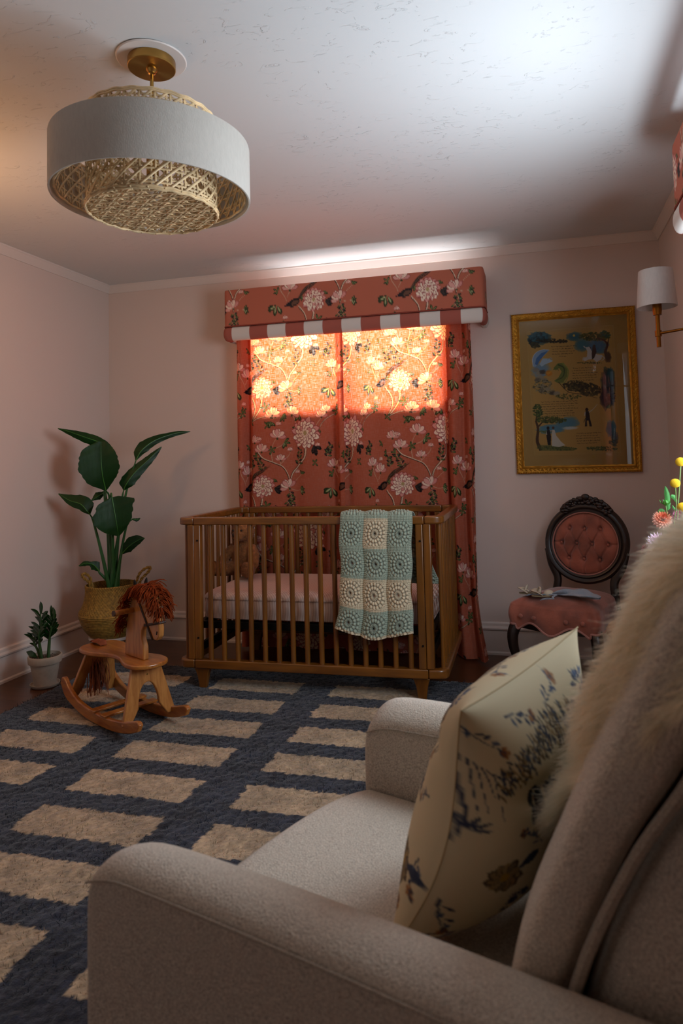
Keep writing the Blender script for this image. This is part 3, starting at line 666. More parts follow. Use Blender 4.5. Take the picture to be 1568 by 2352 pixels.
# ------------------------------------------------------------------ crocheted blanket over the crib rail
def blanket():
    y0 = -.9068 + .0237 * 1.02; zt = .865
    W = .345; rows_f, rows_b = 4.35, 2.6; cell = .139
    st = .0014
    # path over the rail: (dist, y, z) front hem -> over -> back hem
    top = [(-.012, -.54, 0), (-.012, -.1, 0), (-.012, -.03, 0), (-.006, .004, 0), (.004, .014, 0), (.021, .017, 0), (.038, .012, 0), (.048, -.004, 0), (.056, -.05, 0), (.062, -.32, 0)]
    pp = np.array([(a, b) for a, b, _ in top]); pa = np.array(spline(pp, 600)); d = np.r_[0, np.cumsum(np.linalg.norm(np.diff(pa, axis=0), axis=1))]
    k0 = d[np.argmax(pa[:, 1])]
    Lf, Lb = k0, d[-1] - k0
    t = np.arange(0, d[-1], st); s = np.arange(-W / 2, W / 2, st)
    Sg, Tg = np.meshgrid(s, t)
    yy = np.interp(Tg, d, pa[:, 0]); zz = np.interp(Tg, d, pa[:, 1])
    ty = np.gradient(pa[:, 0], d); tz = np.gradient(pa[:, 1], d); ny = -np.interp(Tg, d, tz); nz = np.interp(Tg, d, ty)
    dist = k0 - Tg                      # metres below the fold line on the front
    u = (Sg + W / 2) / (W / 3); ci = np.clip(np.floor(u), 0, 2).astype(int); a = (u - ci) * 2 - 1
    v = (dist - .043) / cell; cj = np.floor(v).astype(int); b = (v - cj) * 2 - 1
    r = np.hypot(a, b); th = np.arctan2(b, a); m_ = np.maximum(abs(a), abs(b))
    spoke = abs(np.cos(8 * th)) ** .5; puff = abs(np.cos(7 * th + .3)) ** .45; puff2 = abs(np.cos(9 * th + .9)) ** .5
    def bump(x, lo, hi): return np.where((x > lo) & (x < hi), np.sin(np.clip((x - lo) / (hi - lo), 0, 1) * PI) ** .5, 0)
    h = bump(r, .07, .36) * spoke * .8
    h = np.maximum(h, bump(r, .36, .62) * puff); h = np.maximum(h, bump(r, .60, .92) * puff2 * .95)
    tan = np.where(abs(a) > abs(b), b, a)
    edge = (m_ > .80); bars = .45 + .5 * abs(np.cos(tan * 26)) ** .7 * (1 - .5 * abs(np.cos((m_ - .8) * 31)))
    h = np.where(edge, bars, np.where((r > .9) & ~edge, .55 + .3 * abs(np.cos(tan * 20)), h))
    holes = (h < .24) & ~edge
    cream = ((cj == 2) | ((cj == 0) & (ci == 1))) & (dist > 0); cream |= (dist < -.03) & ((cj + 60) % 3 == 1)
    hem = dist > Lf - .012; cream = cream | hem
    rr = np.random.default_rng(4).random(Sg.shape)[..., None]
    base = np.where(cream[..., None], np.array(hexc('d9c7a6')), np.array(hexc('a2ae9a')))
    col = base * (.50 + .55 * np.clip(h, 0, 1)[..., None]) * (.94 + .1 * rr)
    fr = np.clip(dist / Lf, 0, 1); pl = np.abs(np.sin((Sg + W / 2) / W * 3 * PI)) ** .7
    off = pl * (.010 + .020 * fr) + .011 * (h - .5)
    bk = np.clip(-dist / Lb, 0, 1)
    Y = yy + ny * np.where(dist > 0, off, off * .7) ; Z = zz + nz * np.where(dist > 0, off, off * .7)
    Y = np.where(dist > .03, Y, Y) - .02 * fr ** 2
    X = Sg * (1 + .05 * np.sin(fr * 6) + .10 * fr ** 2) - .012 * fr ** 2 + bk * (.085 + .05 * (Sg / W)) + .004 * np.sin(dist * 30)
    X = X * np.where(fr > 0, 1 - .05 * np.sin(np.clip(fr * 1.3, 0, 1) * PI), 1)
    Z = Z - np.clip(fr, 0, 1) ** 3 * .018 * np.cos((Sg + W / 2) / W * 2 * PI + PI) * 1.0 - .010 * fr * (Sg / W)
    keep = ~(holes[:-1, :-1] & holes[1:, 1:])
    P = np.stack([X, Y, Z], -1)
    m = M('cotton_yarn', 'aaaaaa', .9, attr=True, bump=.6, bscale=420, bdist=.0015, sheen=.3)
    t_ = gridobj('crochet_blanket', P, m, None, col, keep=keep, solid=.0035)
    t_.location = (2.055, y0 - .002, zt)
    tag(t_, 'mint green and cream crocheted granny square blanket draped over the crib rail', 'blanket')
blanket()

# ------------------------------------------------------------------ ceiling lamp
def lamp():
    lx, ly = 1.73, -2.24
    t = thing('ceiling_lamp', 'ceiling lamp with a white linen drum around a woven cane drum, brass canopy', 'ceiling lamp', (lx, ly, RH))
    brass = M('brushed_brass', 'b08a4a', .28, metal=1)
    _N = brass.node_tree.nodes; _N['Principled BSDF'].inputs['Anisotropic'].default_value = .8
    tn = _N.new('ShaderNodeTangent'); tn.direction_type = 'RADIAL'; tn.axis = 'Z'; brass.node_tree.links.new(tn.outputs[0], _N['Principled BSDF'].inputs['Tangent'])
    MB().lathe([(0, -.001), (.098, -.001), (.103, -.003), (.1, -.006), (0, -.006)], 48).build('ceiling_ring', whitem, t)
    MB().lathe([(.0, -.006), (.069, -.006), (.07, -.008), (.07, -.03), (.068, -.032), (0, -.032)], 48).build('canopy', brass, t)
    MB().lathe([(.016, -.032), (.016, -.036), (.011, -.042), (.011, -.046), (.0075, -.048), (.0055, -.05), (.0055, -.36), (0, -.36)], 20).build('rod', brass, t)
    z0, z1, R = 1.927 - RH, 2.088 - RH, .285
    lin_m = cloth_plain('lamp_linen', 'd8d2c8')
    n = 96
    MB().lathe([(R - .004, z0), (R, z0), (R + .001, z0 + .004), (R + .001, z1 - .004), (R, z1), (R - .004, z1), (R - .005, z1 - .004), (R - .005, z0 + .004), (R - .004, z0)], n).build('linen_shade', lin_m, t)
    cane = M('cane', 'e8cb9c', .55, var=.3, vscale=30, coat=.1)
    def weave(name, R_, za, zb, ncell, par, w=.0058):
        """open cane weave wrapped round a drum: paired uprights, paired rounds, and two diagonals"""
        b = MB(); Lc = 2 * PI * R_; cell = Lc / ncell; nz = max(1, int(round((zb - za) / cell))); cz = (zb - za) / nz
        def pt(u, v, o): a = u / R_; return ((R_ + o) * math.cos(a), (R_ + o) * math.sin(a), za + v)
        def strip(path, w_):
            vs = []
            for i, (u, v, o) in enumerate(path):
                a = path[max(i - 1, 0)]; c = path[min(i + 1, len(path) - 1)]; du, dv = c[0] - a[0], c[1] - a[1]; l = math.hypot(du, dv) + 1e-9
                vs += [pt(u - dv / l * w_ / 2, v + du / l * w_ / 2, o), pt(u + dv / l * w_ / 2, v - du / l * w_ / 2, o)]
            b.add(vs, [(2 * i, 2 * i + 1, 2 * i + 3, 2 * i + 2) for i in range(len(path) - 1)])
        H_ = zb - za
        for i in range(ncell):
            for s_ in (-.13, .13):
                strip([((i + .5 + s_) * cell, H_ * k / (nz * 4), .0012 * math.cos(k * PI / 2 + (s_ > 0) * PI)) for k in range(nz * 4 + 1)], w)
        for j in range(nz):
            for s_ in (-.13, .13):
                strip([(cell * k / 4, (j + .5 + s_) * cz, -.0012 * math.cos(k * PI / 2 + (s_ > 0) * PI)) for k in range(ncell * 4 + 1)], w)
        for i in range(ncell):
            for sg, o_ in ((1, .0022), (-1, -.0022)):
                n_ = nz * 4; strip([((i + .5) * cell + sg * k / 4 * cell, H_ * k / n_, o_ + .001 * math.sin(k * PI)) for k in range(n_ + 1)], w * 1.25)
        return b.build(name, cane, par, solid=.0007)
    dr = weave('cane_drum', .185, 1.892 - RH, 2.165 - RH, 28, t)
    weave('cane_lining', .268, 1.94 - RH, 2.08 - RH, 38, t)
    # woven bottom
    b = MB(); R2 = .183; cell = .0400; zc = 1.889 - RH
    def strip2(a, c, w_, o0):
        a = Vector(a); c = Vector(c); d_ = (c - a); l = d_.length; d_.normalize(); nn = Vector((-d_.y, d_.x)); k = max(2, int(l / .0084)); vs = []
        for i in range(k + 1):
            p = a + d_ * l * i / k; ph = (p.x + p.y) / cell * 2 * PI
            q_ = nn * w_ / 2; o_ = o0 + .0010 * math.cos(ph)
            vs += [(p.x + q_.x, p.y + q_.y, zc + o_), (p.x - q_.x, p.y - q_.y, zc + o_)]
        b.add(vs, [(2 * i, 2 * i + 1, 2 * i + 3, 2 * i + 2) for i in range(k)])
    th0 = .9
    for ang, off, pair, o_, w_ in ((0, 0, 1, 0, .0056), (PI / 2, 0, 1, .0008, .0056), (PI / 4, .5, 0, -.0016, .0072), (-PI / 4, .5, 0, .0022, .0072)):
        sp_ = cell if pair else cell / math.sqrt(2)
        for i in range(-12, 13):
            for s_ in ((-.13, .13) if pair else (0,)):
                x = (i + s_ + off * (0 if pair else 1)) * sp_
                if abs(x) >= R2: continue
                h = math.sqrt(R2 * R2 - x * x); a = ang + th0; ca, sa = math.cos(a), math.sin(a)
                strip2((x * ca - h * sa, x * sa + h * ca), (x * ca + h * sa, x * sa - h * ca), w_, o_)
    b.build('cane_bottom', cane, t, solid=.0007)
    b = MB()
    for R_, z in ((.187, 1.887 - RH), (.189, 1.893 - RH), (.186, 2.163 - RH), (.187, 2.168 - RH), (.27, 1.938 - RH), (.27, 2.082 - RH)):
        b.tube([(R_ * math.cos(a), R_ * math.sin(a), z + .0015 * math.sin(a * 23)) for a in np.linspace(0, 2 * PI, 120)[:-1]], .0035, 6, closed=True)
    for k in range(26):
        a = 2 * PI * k / 26 + .1; b.tube([(.183 * math.cos(a), .183 * math.sin(a), 1.899 - RH), (.1925 * math.cos(a + .02), .1925 * math.sin(a + .02), 1.890 - RH), (.183 * math.cos(a + .04), .183 * math.sin(a + .04), 1.883 - RH)], .0018, 5)
    b.build('cane_rim', cane, t)
    b = MB()
    for k in range(3):
        a = 2 * PI * k / 3 + .5; b.tube([(0, 0, 2.10 - RH), (.284 * math.cos(a), .284 * math.sin(a), 2.085 - RH)], .002, 6)
    b.build('wire_spider', brass, t)
    sk = MB().lathe([(0, -.30), (.018, -.30), (.018, -.36), (0, -.36)], 16).build('socket', brass, t)
    MB().ball((0, 0, -.40), (.03, .03, .038)).build('bulb', M('frosted_bulb', 'e8e4dc', .4), t)
def cloth_plain(name, c, tr=.25, bs=420):
    m = M(name, c, .9, bump=.5, bscale=bs, bdist=.001, var=.05, vscale=120, stretch=(1, 1, .35)); N = m.node_tree.nodes; L = m.node_tree.links
    tl = N.new('ShaderNodeBsdfTranslucent'); tl.inputs[0].default_value = lin(c) + (1,); mx = N.new('ShaderNodeMixShader'); mx.inputs[0].default_value = tr
    L.new(N['Principled BSDF'].outputs[0], mx.inputs[1]); L.new(tl.outputs[0], mx.inputs[2]); L.new(mx.outputs[0], N['Material Output'].inputs[0]); return m
lamp()

# ------------------------------------------------------------------ wall sconce
def sconce():
    A = (3.30, -1.08); s0 = px(1513, 797, at=A); bz = s0.z; ax, ay = s0.x, s0.y
    az = px(1513, 766, at=A).z; top = px(1513, 712, at=A).z; sb = px(1513, 701, at=A).z; st_ = px(1513, 621, at=A).z
    t = thing('wall_sconce', 'brass swing-arm wall sconce with a white drum shade, right of the framed picture', 'wall sconce', (ax, ay, bz))
    br = M('aged_brass', '8a5a22', .38, metal=1)
    MB().lathe([(0, 0), (.0085, 0), (.0085, top - bz + .01), (0, top - bz + .01)], 16).build('stem', br, t)
    MB().lathe([(0, top - bz - .02), (.016, top - bz - .02), (.018, top - bz), (.018, top - bz + .045), (0, top - bz + .045)], 20).build('socket', br, t)
    MB().lathe([(0, az - bz - .012), (.013, az - bz - .012), (.013, az - bz + .012), (0, az - bz + .012)], 16).build('collar', br, t)
    MB().tube([(0, 0, az - bz), (RW - ax - .02, -.16, az - bz)], .0055, 10).build('arm', br, t)
    MB().tube([(RW - ax - .025, -.16, az - bz), (RW - ax, -.16, az - bz)], .05, 28).build('wall_plate', br, t)
    h0, h1 = sb - bz - .008, st_ - bz
    MB().lathe([(.075, h0), (.077, h0 + .001), (.065, h1), (.063, h1), (.073, h0 + .003), (.075, h0)], 48).build('lamp_shade', cloth_plain('sconce_linen', 'd6cdc6'), t)
sconce()

# ------------------------------------------------------------------ framed picture
def picture():
    x0, x1, z0, z1 = 2.683, 3.357, 1.027, 1.95
    cx, cz = (x0 + x1) / 2, (z0 + z1) / 2; w, h = x1 - x0, z1 - z0
    t = thing('framed_picture', 'gilt framed illustrated manuscript with a tan mat, hung on the back wall', 'picture', (cx, -.001, cz))
    gold = M('gilt', 'a8721f', .38, metal=.75, var=.25, vscale=40, bump=.9, bscale=70, bdist=.004)
    gold2 = M('gilt_bead', 'c08a2c', .3, metal=.8)
    def ring(b, prof):
        # prof: (inset, out) swept round the rectangle with mitred corners
        n = len(prof); vs = []
        for sx, sz in ((-1, -1), (1, -1), (1, 1), (-1, 1)):
            for i, o_ in prof: vs.append((sx * (w / 2 - i), -o_, sz * (h / 2 - i)))
        b.add(vs, [(k * n + i, k * n + i + 1, ((k + 1) % 4) * n + i + 1, ((k + 1) % 4) * n + i) for k in range(4) for i in range(n - 1)])
    b = MB(); ring(b, [(0, 0), (0, .018), (.004, .026), (.010, .028), (.016, .022), (.028, .018), (.032, .022), (.036, .020), (.040, .012), (.044, .012)]); b.build('frame', gold, t, angle=180)
    b = MB()
    for ins, r_, stp in ((.006, .0045, .013), (.0345, .0026, .0055)):
        for ax_ in (0, 1):
            L_ = (w if ax_ == 0 else h) / 2 - ins; n = int(2 * L_ / stp)
            for k in range(n + 1):
                q_ = -L_ + 2 * L_ * k / n
                for s_ in (-1, 1):
                    c = (q_, -.024, s_ * (h / 2 - ins)) if ax_ == 0 else (s_ * (w / 2 - ins), -.024, q_)
                    b.ball(c, (r_ * (1.25 if ax_ == 0 else .8), r_ * .9, r_ * (.8 if ax_ == 0 else 1.25)), 6, 4)
    for ax_ in (0, 1):    # running leaf scrolls in the hollow of the moulding
        L_ = (w if ax_ == 0 else h) / 2 - .022; n = int(2 * L_ / .022)
        for k in range(n):
            q_ = -L_ + 2 * L_ * (k + .5) / n
            for s_ in (-1, 1):
                pts = [(q_ + a * .011, s_ * ((h if ax_ == 0 else w) / 2 - .022 + .005 * math.sin(a * PI))) for a in (-1, -.5, 0, .5, 1)]
                b.tube([(p[0], -.0235, p[1]) if ax_ == 0 else (p[1], -.0235, p[0]) for p in pts], [.001, .0025, .003, .002, .0008], 6)
    b.build('ornament', gold2, t)
    MB().box(-w / 2 + .03, w / 2 - .03, -.004, -.001, -h / 2 + .03, h / 2 - .03).build('backing', M('board', '6b5a40', .9), t, smooth=False)
    A = art_paint(); iw, ih = w - .084, h - .084
    X, Z = np.meshgrid(np.linspace(-iw / 2, iw / 2, 440), np.linspace(ih / 2, -ih / 2, 600))
    col = A.sample(X + iw / 2, ih / 2 - Z)
    gridobj('print', np.stack([X, np.full(X.shape, -.006), Z], -1), M('paper', 'b09060', .8, attr=True), t, col)
    g = bpy.data.materials.new('picture_glass'); g.use_nodes = True; N = g.node_tree.nodes; L = g.node_tree.links; N.remove(N['Principled BSDF'])
    a_ = N.new('ShaderNodeBsdfTransparent'); b_ = N.new('ShaderNodeBsdfGlossy'); b_.inputs['Roughness'].default_value = .01; f = N.new('ShaderNodeFresnel'); f.inputs[0].default_value = 1.5; x = N.new('ShaderNodeMixShader')
    L.new(f.outputs[0], x.inputs[0]); L.new(a_.outputs[0], x.inputs[1]); L.new(b_.outputs[0], x.inputs[2]); L.new(x.outputs[0], N['Material Output'].inputs[0])
    MB().add([(-iw / 2, -.010, -ih / 2), (iw / 2, -.010, -ih / 2), (iw / 2, -.010, ih / 2), (-iw / 2, -.010, ih / 2)], [(0, 1, 2, 3)]).build('glass', g, t, smooth=False)
def art_paint():
    # painted from zoomed photo coordinates: zoom (232..1165, 480..1700) of the picture -> metres
    iw, ih = .674 - .084, .923 - .084
    T = Paint(iw, ih, .0014, 'b48c4c')
    def q(x, y):
        # the photo foreshortens the picture: left edge y 490..1712, right edge y 410..1685
        k = (x - 232) / 925; yt = 492 - 80 * k; yb = 1714 - 34 * k; return (k * iw, (y - yt) / (yb - yt) * ih)
    def P(pts, c, a=1): T.poly([q(*p) for p in pts], c, a)
    def soft(x, y, rx, ry, c, a=.28, n=7, rag=.18, ang=0):
        for i in range(n):
            X, Y = q(x, y); k = 1.18 - i / n * .75; T.blob(X, Y, rx * k * .64e-3, ry * k * .69e-3, c, a, rag, ang, 28, seed=i + int(x))
    def foliage(x, y, rx, ry, cs, n=90, seed=1, s=9):
        r = random.Random(seed)
        for i in range(n):
            a = r.uniform(0, 2 * PI); d = math.sqrt(r.random()); X, Y = q(x + rx * d * math.cos(a), y + ry * d * math.sin(a))
            T.blob(X, Y, s * r.uniform(.5, 1.4) * .64e-3, s * r.uniform(.4, 1.0) * .64e-3, r.choice(cs), .75, .3, n=9, seed=i)
    def L(pts, w, c, a=1, w1=None): T.line([q(*p) for p in pts], w * .64e-3, c, a, None if w1 is None else w1 * .64e-3)
    for p, r_ in ((((300, 575), (1040, 510), (1055, 1585), (325, 1618)), 0),):
        P(p, 'bd9350', .8); pl = [q(*a) for a in p]; T.line(pl + [pl[0]], .0012, 'b99a62') if False else None
        for i in range(4): T.line([pl[i], pl[(i + 1) % 4]], .0013, 'bf9f66')
    P([(330, 590), (1020, 540), (1040, 1560), (345, 1590)], 'c4964e', .55)
    # dark wood and night sky, top left
    soft(410, 625, 90, 48, '1f4a58', .5); soft(360, 650, 45, 45, '17262c', .5); foliage(400, 620, 75, 38, ['1c3a40', '245462', '14262a', '2f6470'], 120, 2, 12)
    foliage(520, 650, 140, 14, ['2a2417', '3b331d', '1e1a12'], 110, 3, 9); foliage(370, 690, 40, 25, ['2a2a1c', '4a4424'], 50, 4, 9)
    # moon and tree, top right
    soft(710, 610, 60, 35, '2f6070', .35); soft(775, 680, 60, 50, '3c6a78', .35); soft(900, 690, 75, 60, '2c6484', .4); T.blob(*q(708, 602), .0065, .0065, 'd8b24a')
    foliage(880, 610, 130, 34, ['3f4a1e', '5a5a26', '2a3416', '6a5a30'], 190, 5, 10); foliage(965, 590, 45, 30, ['1e4a44', '2d5a40', '3f4a1e'], 70, 6, 9)
    L([(985, 800), (965, 740), (985, 680), (960, 640), (900, 620)], 26, '4a2c1e', 1, 8); L([(985, 680), (1000, 620)], 12, '3f2418', 1, 5); soft(985, 780, 24, 40, '4a3324', .4)
    foliage(830, 832, 110, 8, ['4a4a22', '5a522a'], 60, 7, 6)
    # white horse rearing with a dark rider
    P([(800, 700), (835, 695), (850, 730), (895, 760), (940, 765), (930, 800), (890, 825), (860, 800), (820, 805), (790, 820), (778, 800), (810, 780), (815, 735)], 'c9c3bc'); L([(800, 705), (785, 690)], 8, 'c9c3bc'); L([(820, 790), (780, 790), (775, 815)], 6, 'bdb6ae'); L([(930, 770), (955, 790), (930, 815)], 8, 'c4bfc0', 1, 3)
    P([(860, 690), (885, 690), (892, 740), (870, 790), (850, 805), (850, 760)], '2c1d1a'); T.blob(*q(874, 688), .0075, .008, '22150f'); L([(848, 710), (835, 695)], 6, '3a2520')
    # pale blue winged beast and green one on the rocks, left
    soft(410, 900, 70, 60, '6b8fae', .3); P([(345, 870), (338, 810), (370, 755), (430, 725), (492, 728), (460, 760), (420, 800), (385, 850), (362, 875)], '8ca4be')
    P([(362, 850), (375, 800), (420, 755), (480, 735), (440, 775), (405, 820), (380, 860)], '4c74a4'); L([(345, 870), (342, 805), (375, 752), (435, 726), (494, 728)], 6, 'c9cdd4', 1, 3)
    P([(400, 850), (430, 800), (480, 800), (520, 820), (490, 835), (450, 850), (420, 870)], 'a9bccb'); L([(470, 810), (500, 795), (512, 812)], 7, '8ea8bf', 1, 3)
    for a in ((370, 900), (395, 925), (425, 915), (400, 960), (440, 985), (380, 985), (420, 1040), (460, 1060), (500, 1090), (540, 1095), (410, 1075)): soft(a[0], a[1], 26, 18, random.Random(a[0]).choice(['8f8272', '6b5f54', '9c8e78', '4f463e']), .45, 5)
    foliage(430, 1040, 90, 60, ['6b6244', '8d8264', '4d4630', '9a9070'], 130, 8, 8)
    P([(520, 880), (560, 840), (610, 835), (640, 880), (635, 950), (600, 1000), (560, 1010), (520, 990), (560, 960), (590, 910), (570, 880), (540, 900)], '6d7436'); L([(600, 835), (645, 900), (625, 985), (575, 1015)], 14, '8a8c42', 1, 6)
    L([(560, 850), (610, 880), (600, 950), (540, 985)], 12, '3c4a2c', 1, 5); L([(520, 895), (545, 880), (565, 900)], 10, '5c6a36', 1, 5); soft(478, 925, 26, 22, 'd07b22', .4); P([(455, 920), (505, 905), (495, 925), (470, 940)], 'dc9a30', .7)
    # dark wood strip across the middle
    foliage(700, 1030, 100, 45, ['2c2a18', '463f22', '5a4f2c', '1e1b12'], 170, 9, 11); foliage(820, 1060, 90, 55, ['3a2f1e', '2a2416', '584a2a'], 150, 10, 11); foliage(640, 1120, 110, 22, ['6f6a34', '4c4a26'], 80, 11, 8)
    L([(560, 1000), (640, 1080), (760, 1100), (880, 1130)], 6, '3a2a18', 1, 3); L([(640, 1085), (620, 1100)], 4, '3a2a18')
    # tower and dark cliff, right
    soft(975, 1000, 50, 110, '2b3a40', .45, 9); soft(960, 1120, 50, 90, '2a2230', .45, 9); soft(1000, 930, 28, 50, '1f4c54', .4); foliage(990, 1120, 36, 70, ['17181a', '26202a', '3a3444', '4f4a50'], 90, 12, 9); P([(955, 940), (985, 930), (990, 1030), (950, 1040)], '4a4c54', .8)
    # climber in dark clothes
    T.blob(*q(789, 1228), .0085, .010, '1c1210'); P([(775, 1245), (808, 1240), (812, 1300), (822, 1345), (826, 1368), (806, 1368), (800, 1320), (785, 1320), (786, 1368), (766, 1370), (776, 1300)], '241719'); L([(805, 1250), (840, 1225), (880, 1180)], 8, 'c9bdb0', 1, 3); L([(775, 1250), (768, 1280)], 8, 'c9bdb0'); L([(775, 1300), (758, 1335)], 4, '241719')
    # tree, meadow and couple, bottom left
    soft(620, 1340, 90, 40, '4f8296', .4); soft(480, 1395, 110, 34, '4f86a0', .4); L([(385, 1575), (355, 1500), (365, 1400), (350, 1330)], 32, '4a2e1c', 1, 16); L([(365, 1380), (420, 1330), (480, 1320)], 14, '4a2e1c', 1, 5); L([(350, 1340), (360, 1260)], 14, '4a2e1c', 1, 6)
    foliage(370, 1245, 40, 55, ['3e4f22', '59662c', '2b3a1a'], 110, 13, 9); foliage(480, 1320, 130, 26, ['3e4f22', '5f6a30', '2b3a1a', '55521f'], 170, 14, 9); foliage(430, 1420, 60, 12, ['5a6630'], 30, 15, 7)
    soft(640, 1385, 60, 12, 'c2c6c2', .3); P([(380, 1580), (350, 1530), (480, 1530), (700, 1555), (660, 1575)], '5e6230', .6); foliage(520, 1556, 170, 16, ['47522a', '6a6c34', '59602c'], 160, 16, 7); foliage(900, 1552, 130, 18, ['47522a', '3a4a28', '59602c'], 130, 17, 7)
    T.blob(*q(452, 1388), .008, .010, '17100e'); P([(440, 1405), (468, 1402), (475, 1460), (470, 1530), (445, 1530), (436, 1460)], '1d1416'); P([(440, 1405), (432, 1440), (442, 1445)], 'c8bcb0'); T.blob(*q(497, 1385), .007, .008, '5a3a26')
    P([(486, 1400), (508, 1402), (520, 1450), (560, 1500), (595, 1530), (540, 1545), (480, 1538), (482, 1460)], 'd6cab8'); L([(466, 1410), (492, 1412)], 7, 'c8a58c')
    # blue pool and falls, bottom right
    soft(985, 1385, 36, 60, '2f6478', .45); soft(1010, 1460, 26, 50, '24505e', .4); foliage(1000, 1500, 36, 30, ['2a3a2c', '46503a'], 50, 18, 8); L([(1012, 1380), (1002, 1480)], 5, '9db4b8')
    # handwriting
    r = random.Random(8)
    def text(x, y, w, n, dy):
        for i in range(n):
            X = x + r.uniform(-4, 6); e = x + w * r.uniform(.82, 1)
            while X < e:
                l = r.uniform(8, 30); m = max(2, int(l / 3)); yb = y + i * dy - (X - 230) * .055
                L([(X + l * k / m, yb + r.uniform(-3.6, 3.6)) for k in range(m + 1)], 2.6, '3a2a1a', .95); X += l + 6
    text(512, 715, 210, 4, 21); text(575, 800, 70, 1, 20); text(680, 905, 200, 6, 21); text(400, 1180, 320, 7, 20); text(690, 1455, 200, 5, 21)
    return T
picture()
# ------------------------------------------------------------------ rocking horse
beech = WOOD('horse_beech', '935020', 'b8762f', (2.5, 14, 14), .3, .5, 4)
beechv = WOOD('horse_beech_upright', '9c5e28', 'c08242', (14, 14, 2.2), .32, .4, 4)
def yarn(b, root, dirs, L, r=.0022, rnd=None, grav=.6, n=6, sides=5):
    p = Vector(root); d = Vector(dirs).normalized(); pts = [p.copy()]
    for i in range(n):
        d = (d + Vector((rnd.gauss(0, .16), rnd.gauss(0, .16), rnd.gauss(0, .1) - grav * .5))).normalized(); p = p + d * L / n; pts.append(p.copy())
    b.tube(pts, [r] * n + [r * .6], sides)
def rocking_horse():
    t = thing('rocking_horse', 'small varnished wooden rocking horse with a rust yarn mane, standing on the rug', 'rocking horse', (.98, -1.31, .026), math.radians(-27)); t.scale = (.94,) * 3
    bot = [(-.365, .118), (-.31, .058), (-.16, .014), (-.02, .001), (.14, .004), (.27, .024), (.355, .052)]
    top = [(.372, .082), (.345, .094), (.25, .070), (.12, .052), (-.02, .050), (-.17, .066), (-.27, .105), (-.325, .148), (-.352, .148)]
    prof = [tuple(p) for p in spline(bot, 24)] + [tuple(p) for p in spline(top, 26)]
    for s in (-1, 1): MB().prism(prof, s * .118 - .011, s * .118 + .011, 'y').build('rocker', beech, t, bevel=.005, seg=3)
    for x in (-.035, .065): MB().box(x - .022, x + .022, -.135, .135, .050, .060).build('cross_slat', beech, t, bevel=.002)
    def board(nm, xt, xb, wt, wb, aw, atop):
        o = [(-wt, .278), (-wb, .045)]; o += [(-wb + .042, .045)]
        o += [(-aw * math.cos(a), .045 + (atop - .045) * (.35 + .65 * math.sin(a))) for a in np.linspace(0, PI, 16)]
        o += [(wb - .042, .045), (wb, .045), (wt, .278)]
        tf = lambda v: Vector((xt + (xb - xt) * (.278 - v.z) / .233 + v.x, v.y, v.z))
        return MB().prism(o, -.010, .010, 'x', tf).build(nm, beechv, t, bevel=.004, seg=2)
    board('front_legs', .205, .235, .070, .132, .052, .205)
    board('rear_legs', -.215, -.30, .070, .125, .052, .205)
    for z in (.262, .238): MB().ball((.2175, 0, z), (.004, .006, .006), 10, 6).build('screw_cap', M('brass_screw', '8a6a3a', .35, metal=1), t)
    half = [(.305, 0), (.295, .045), (.26, .082), (.20, .092), (.14, .080), (.08, .058), (.02, .050), (-.04, .062), (-.10, .090), (-.17, .104), (-.235, .096), (-.275, .06), (-.29, 0)]
    o = [tuple(p) for p in spline(half, 40)]; o = o + [(x, -y) for x, y in o[::-1][1:-1]]
    MB().prism(o, .280, .300, 'z').build('seat', beech, t, bevel=.006, seg=3)
    neck = [(.048, .300), (.058, .40), (.078, .49), (.115, .565), (.165, .612), (.225, .628), (.285, .615), (.318, .575), (.335, .52), (.345, .46), (.342, .425), (.322, .405), (.292, .405), (.268, .43), (.245, .462), (.222, .462), (.198, .43), (.196, .395), (.214, .36), (.214, .300)]
    MB().prism(neck, -.0135, .0135, 'y').build('neck_and_head', beechv, t, bevel=.005, seg=3)
    h = MB().tube([(.125, -.105, .515), (.125, .105, .515)], .0125, 16).build('handle', beech, t)
    for s in (-1, 1): MB().tube([(.125, s * .105, .515), (.125, s * .111, .515)], .013, 16).build('handle_cap', M('dark_end', '4a2a18', .5), h)
    felt = M('black_felt', '14100f', .95)
    for s in (-1, 1):
        b = MB(); cs = [(0, 0), (.014, .012), (.017, .03), (.008, .055), (0, .066), (-.010, .05), (-.014, .028), (-.01, .01)]
        tf = lambda v, s=s: Vector((.17 + v.x, s * (.018 + .012 * v.z / .06) + v.y, .595 + v.z))
        b.prism(cs, -.003, .003, 'y', tf).build('ear', felt, t, bevel=.001)
    lm = M('leather_strap', '3a241a', .5)
    b = MB()
    for s in (-1, 1):
        y = s * .0155
        b.add([(.148, y, .59), (.158, y, .596), (.300, y, .405), (.289, y, .402)], [(0, 1, 2, 3)]); b.add([(.222, y, .452), (.224, y, .464), (.345, y, .492), (.345, y, .480)], [(0, 1, 2, 3)])
    b.tube([(.346, -.016, .486), (.3465, .016, .486)], .005, 6)
    b.build('bridle', lm, t, solid=.003)
    b = MB()
    for s in (-1, 1): b.tube([(.325, s * .0138, .432), (.329, s * .0142, .446)], .003, 6)
    b.build('nostril', felt, t)
    ym = M('rust_yarn', '783214', .95, var=.4, vscale=40, spec=.1)
    rn = random.Random(5); b = MB()
    crest = spline([(.35, .515), (.335, .56), (.30, .605), (.235, .635), (.165, .622), (.115, .575), (.08, .50), (.062, .43)], 60)
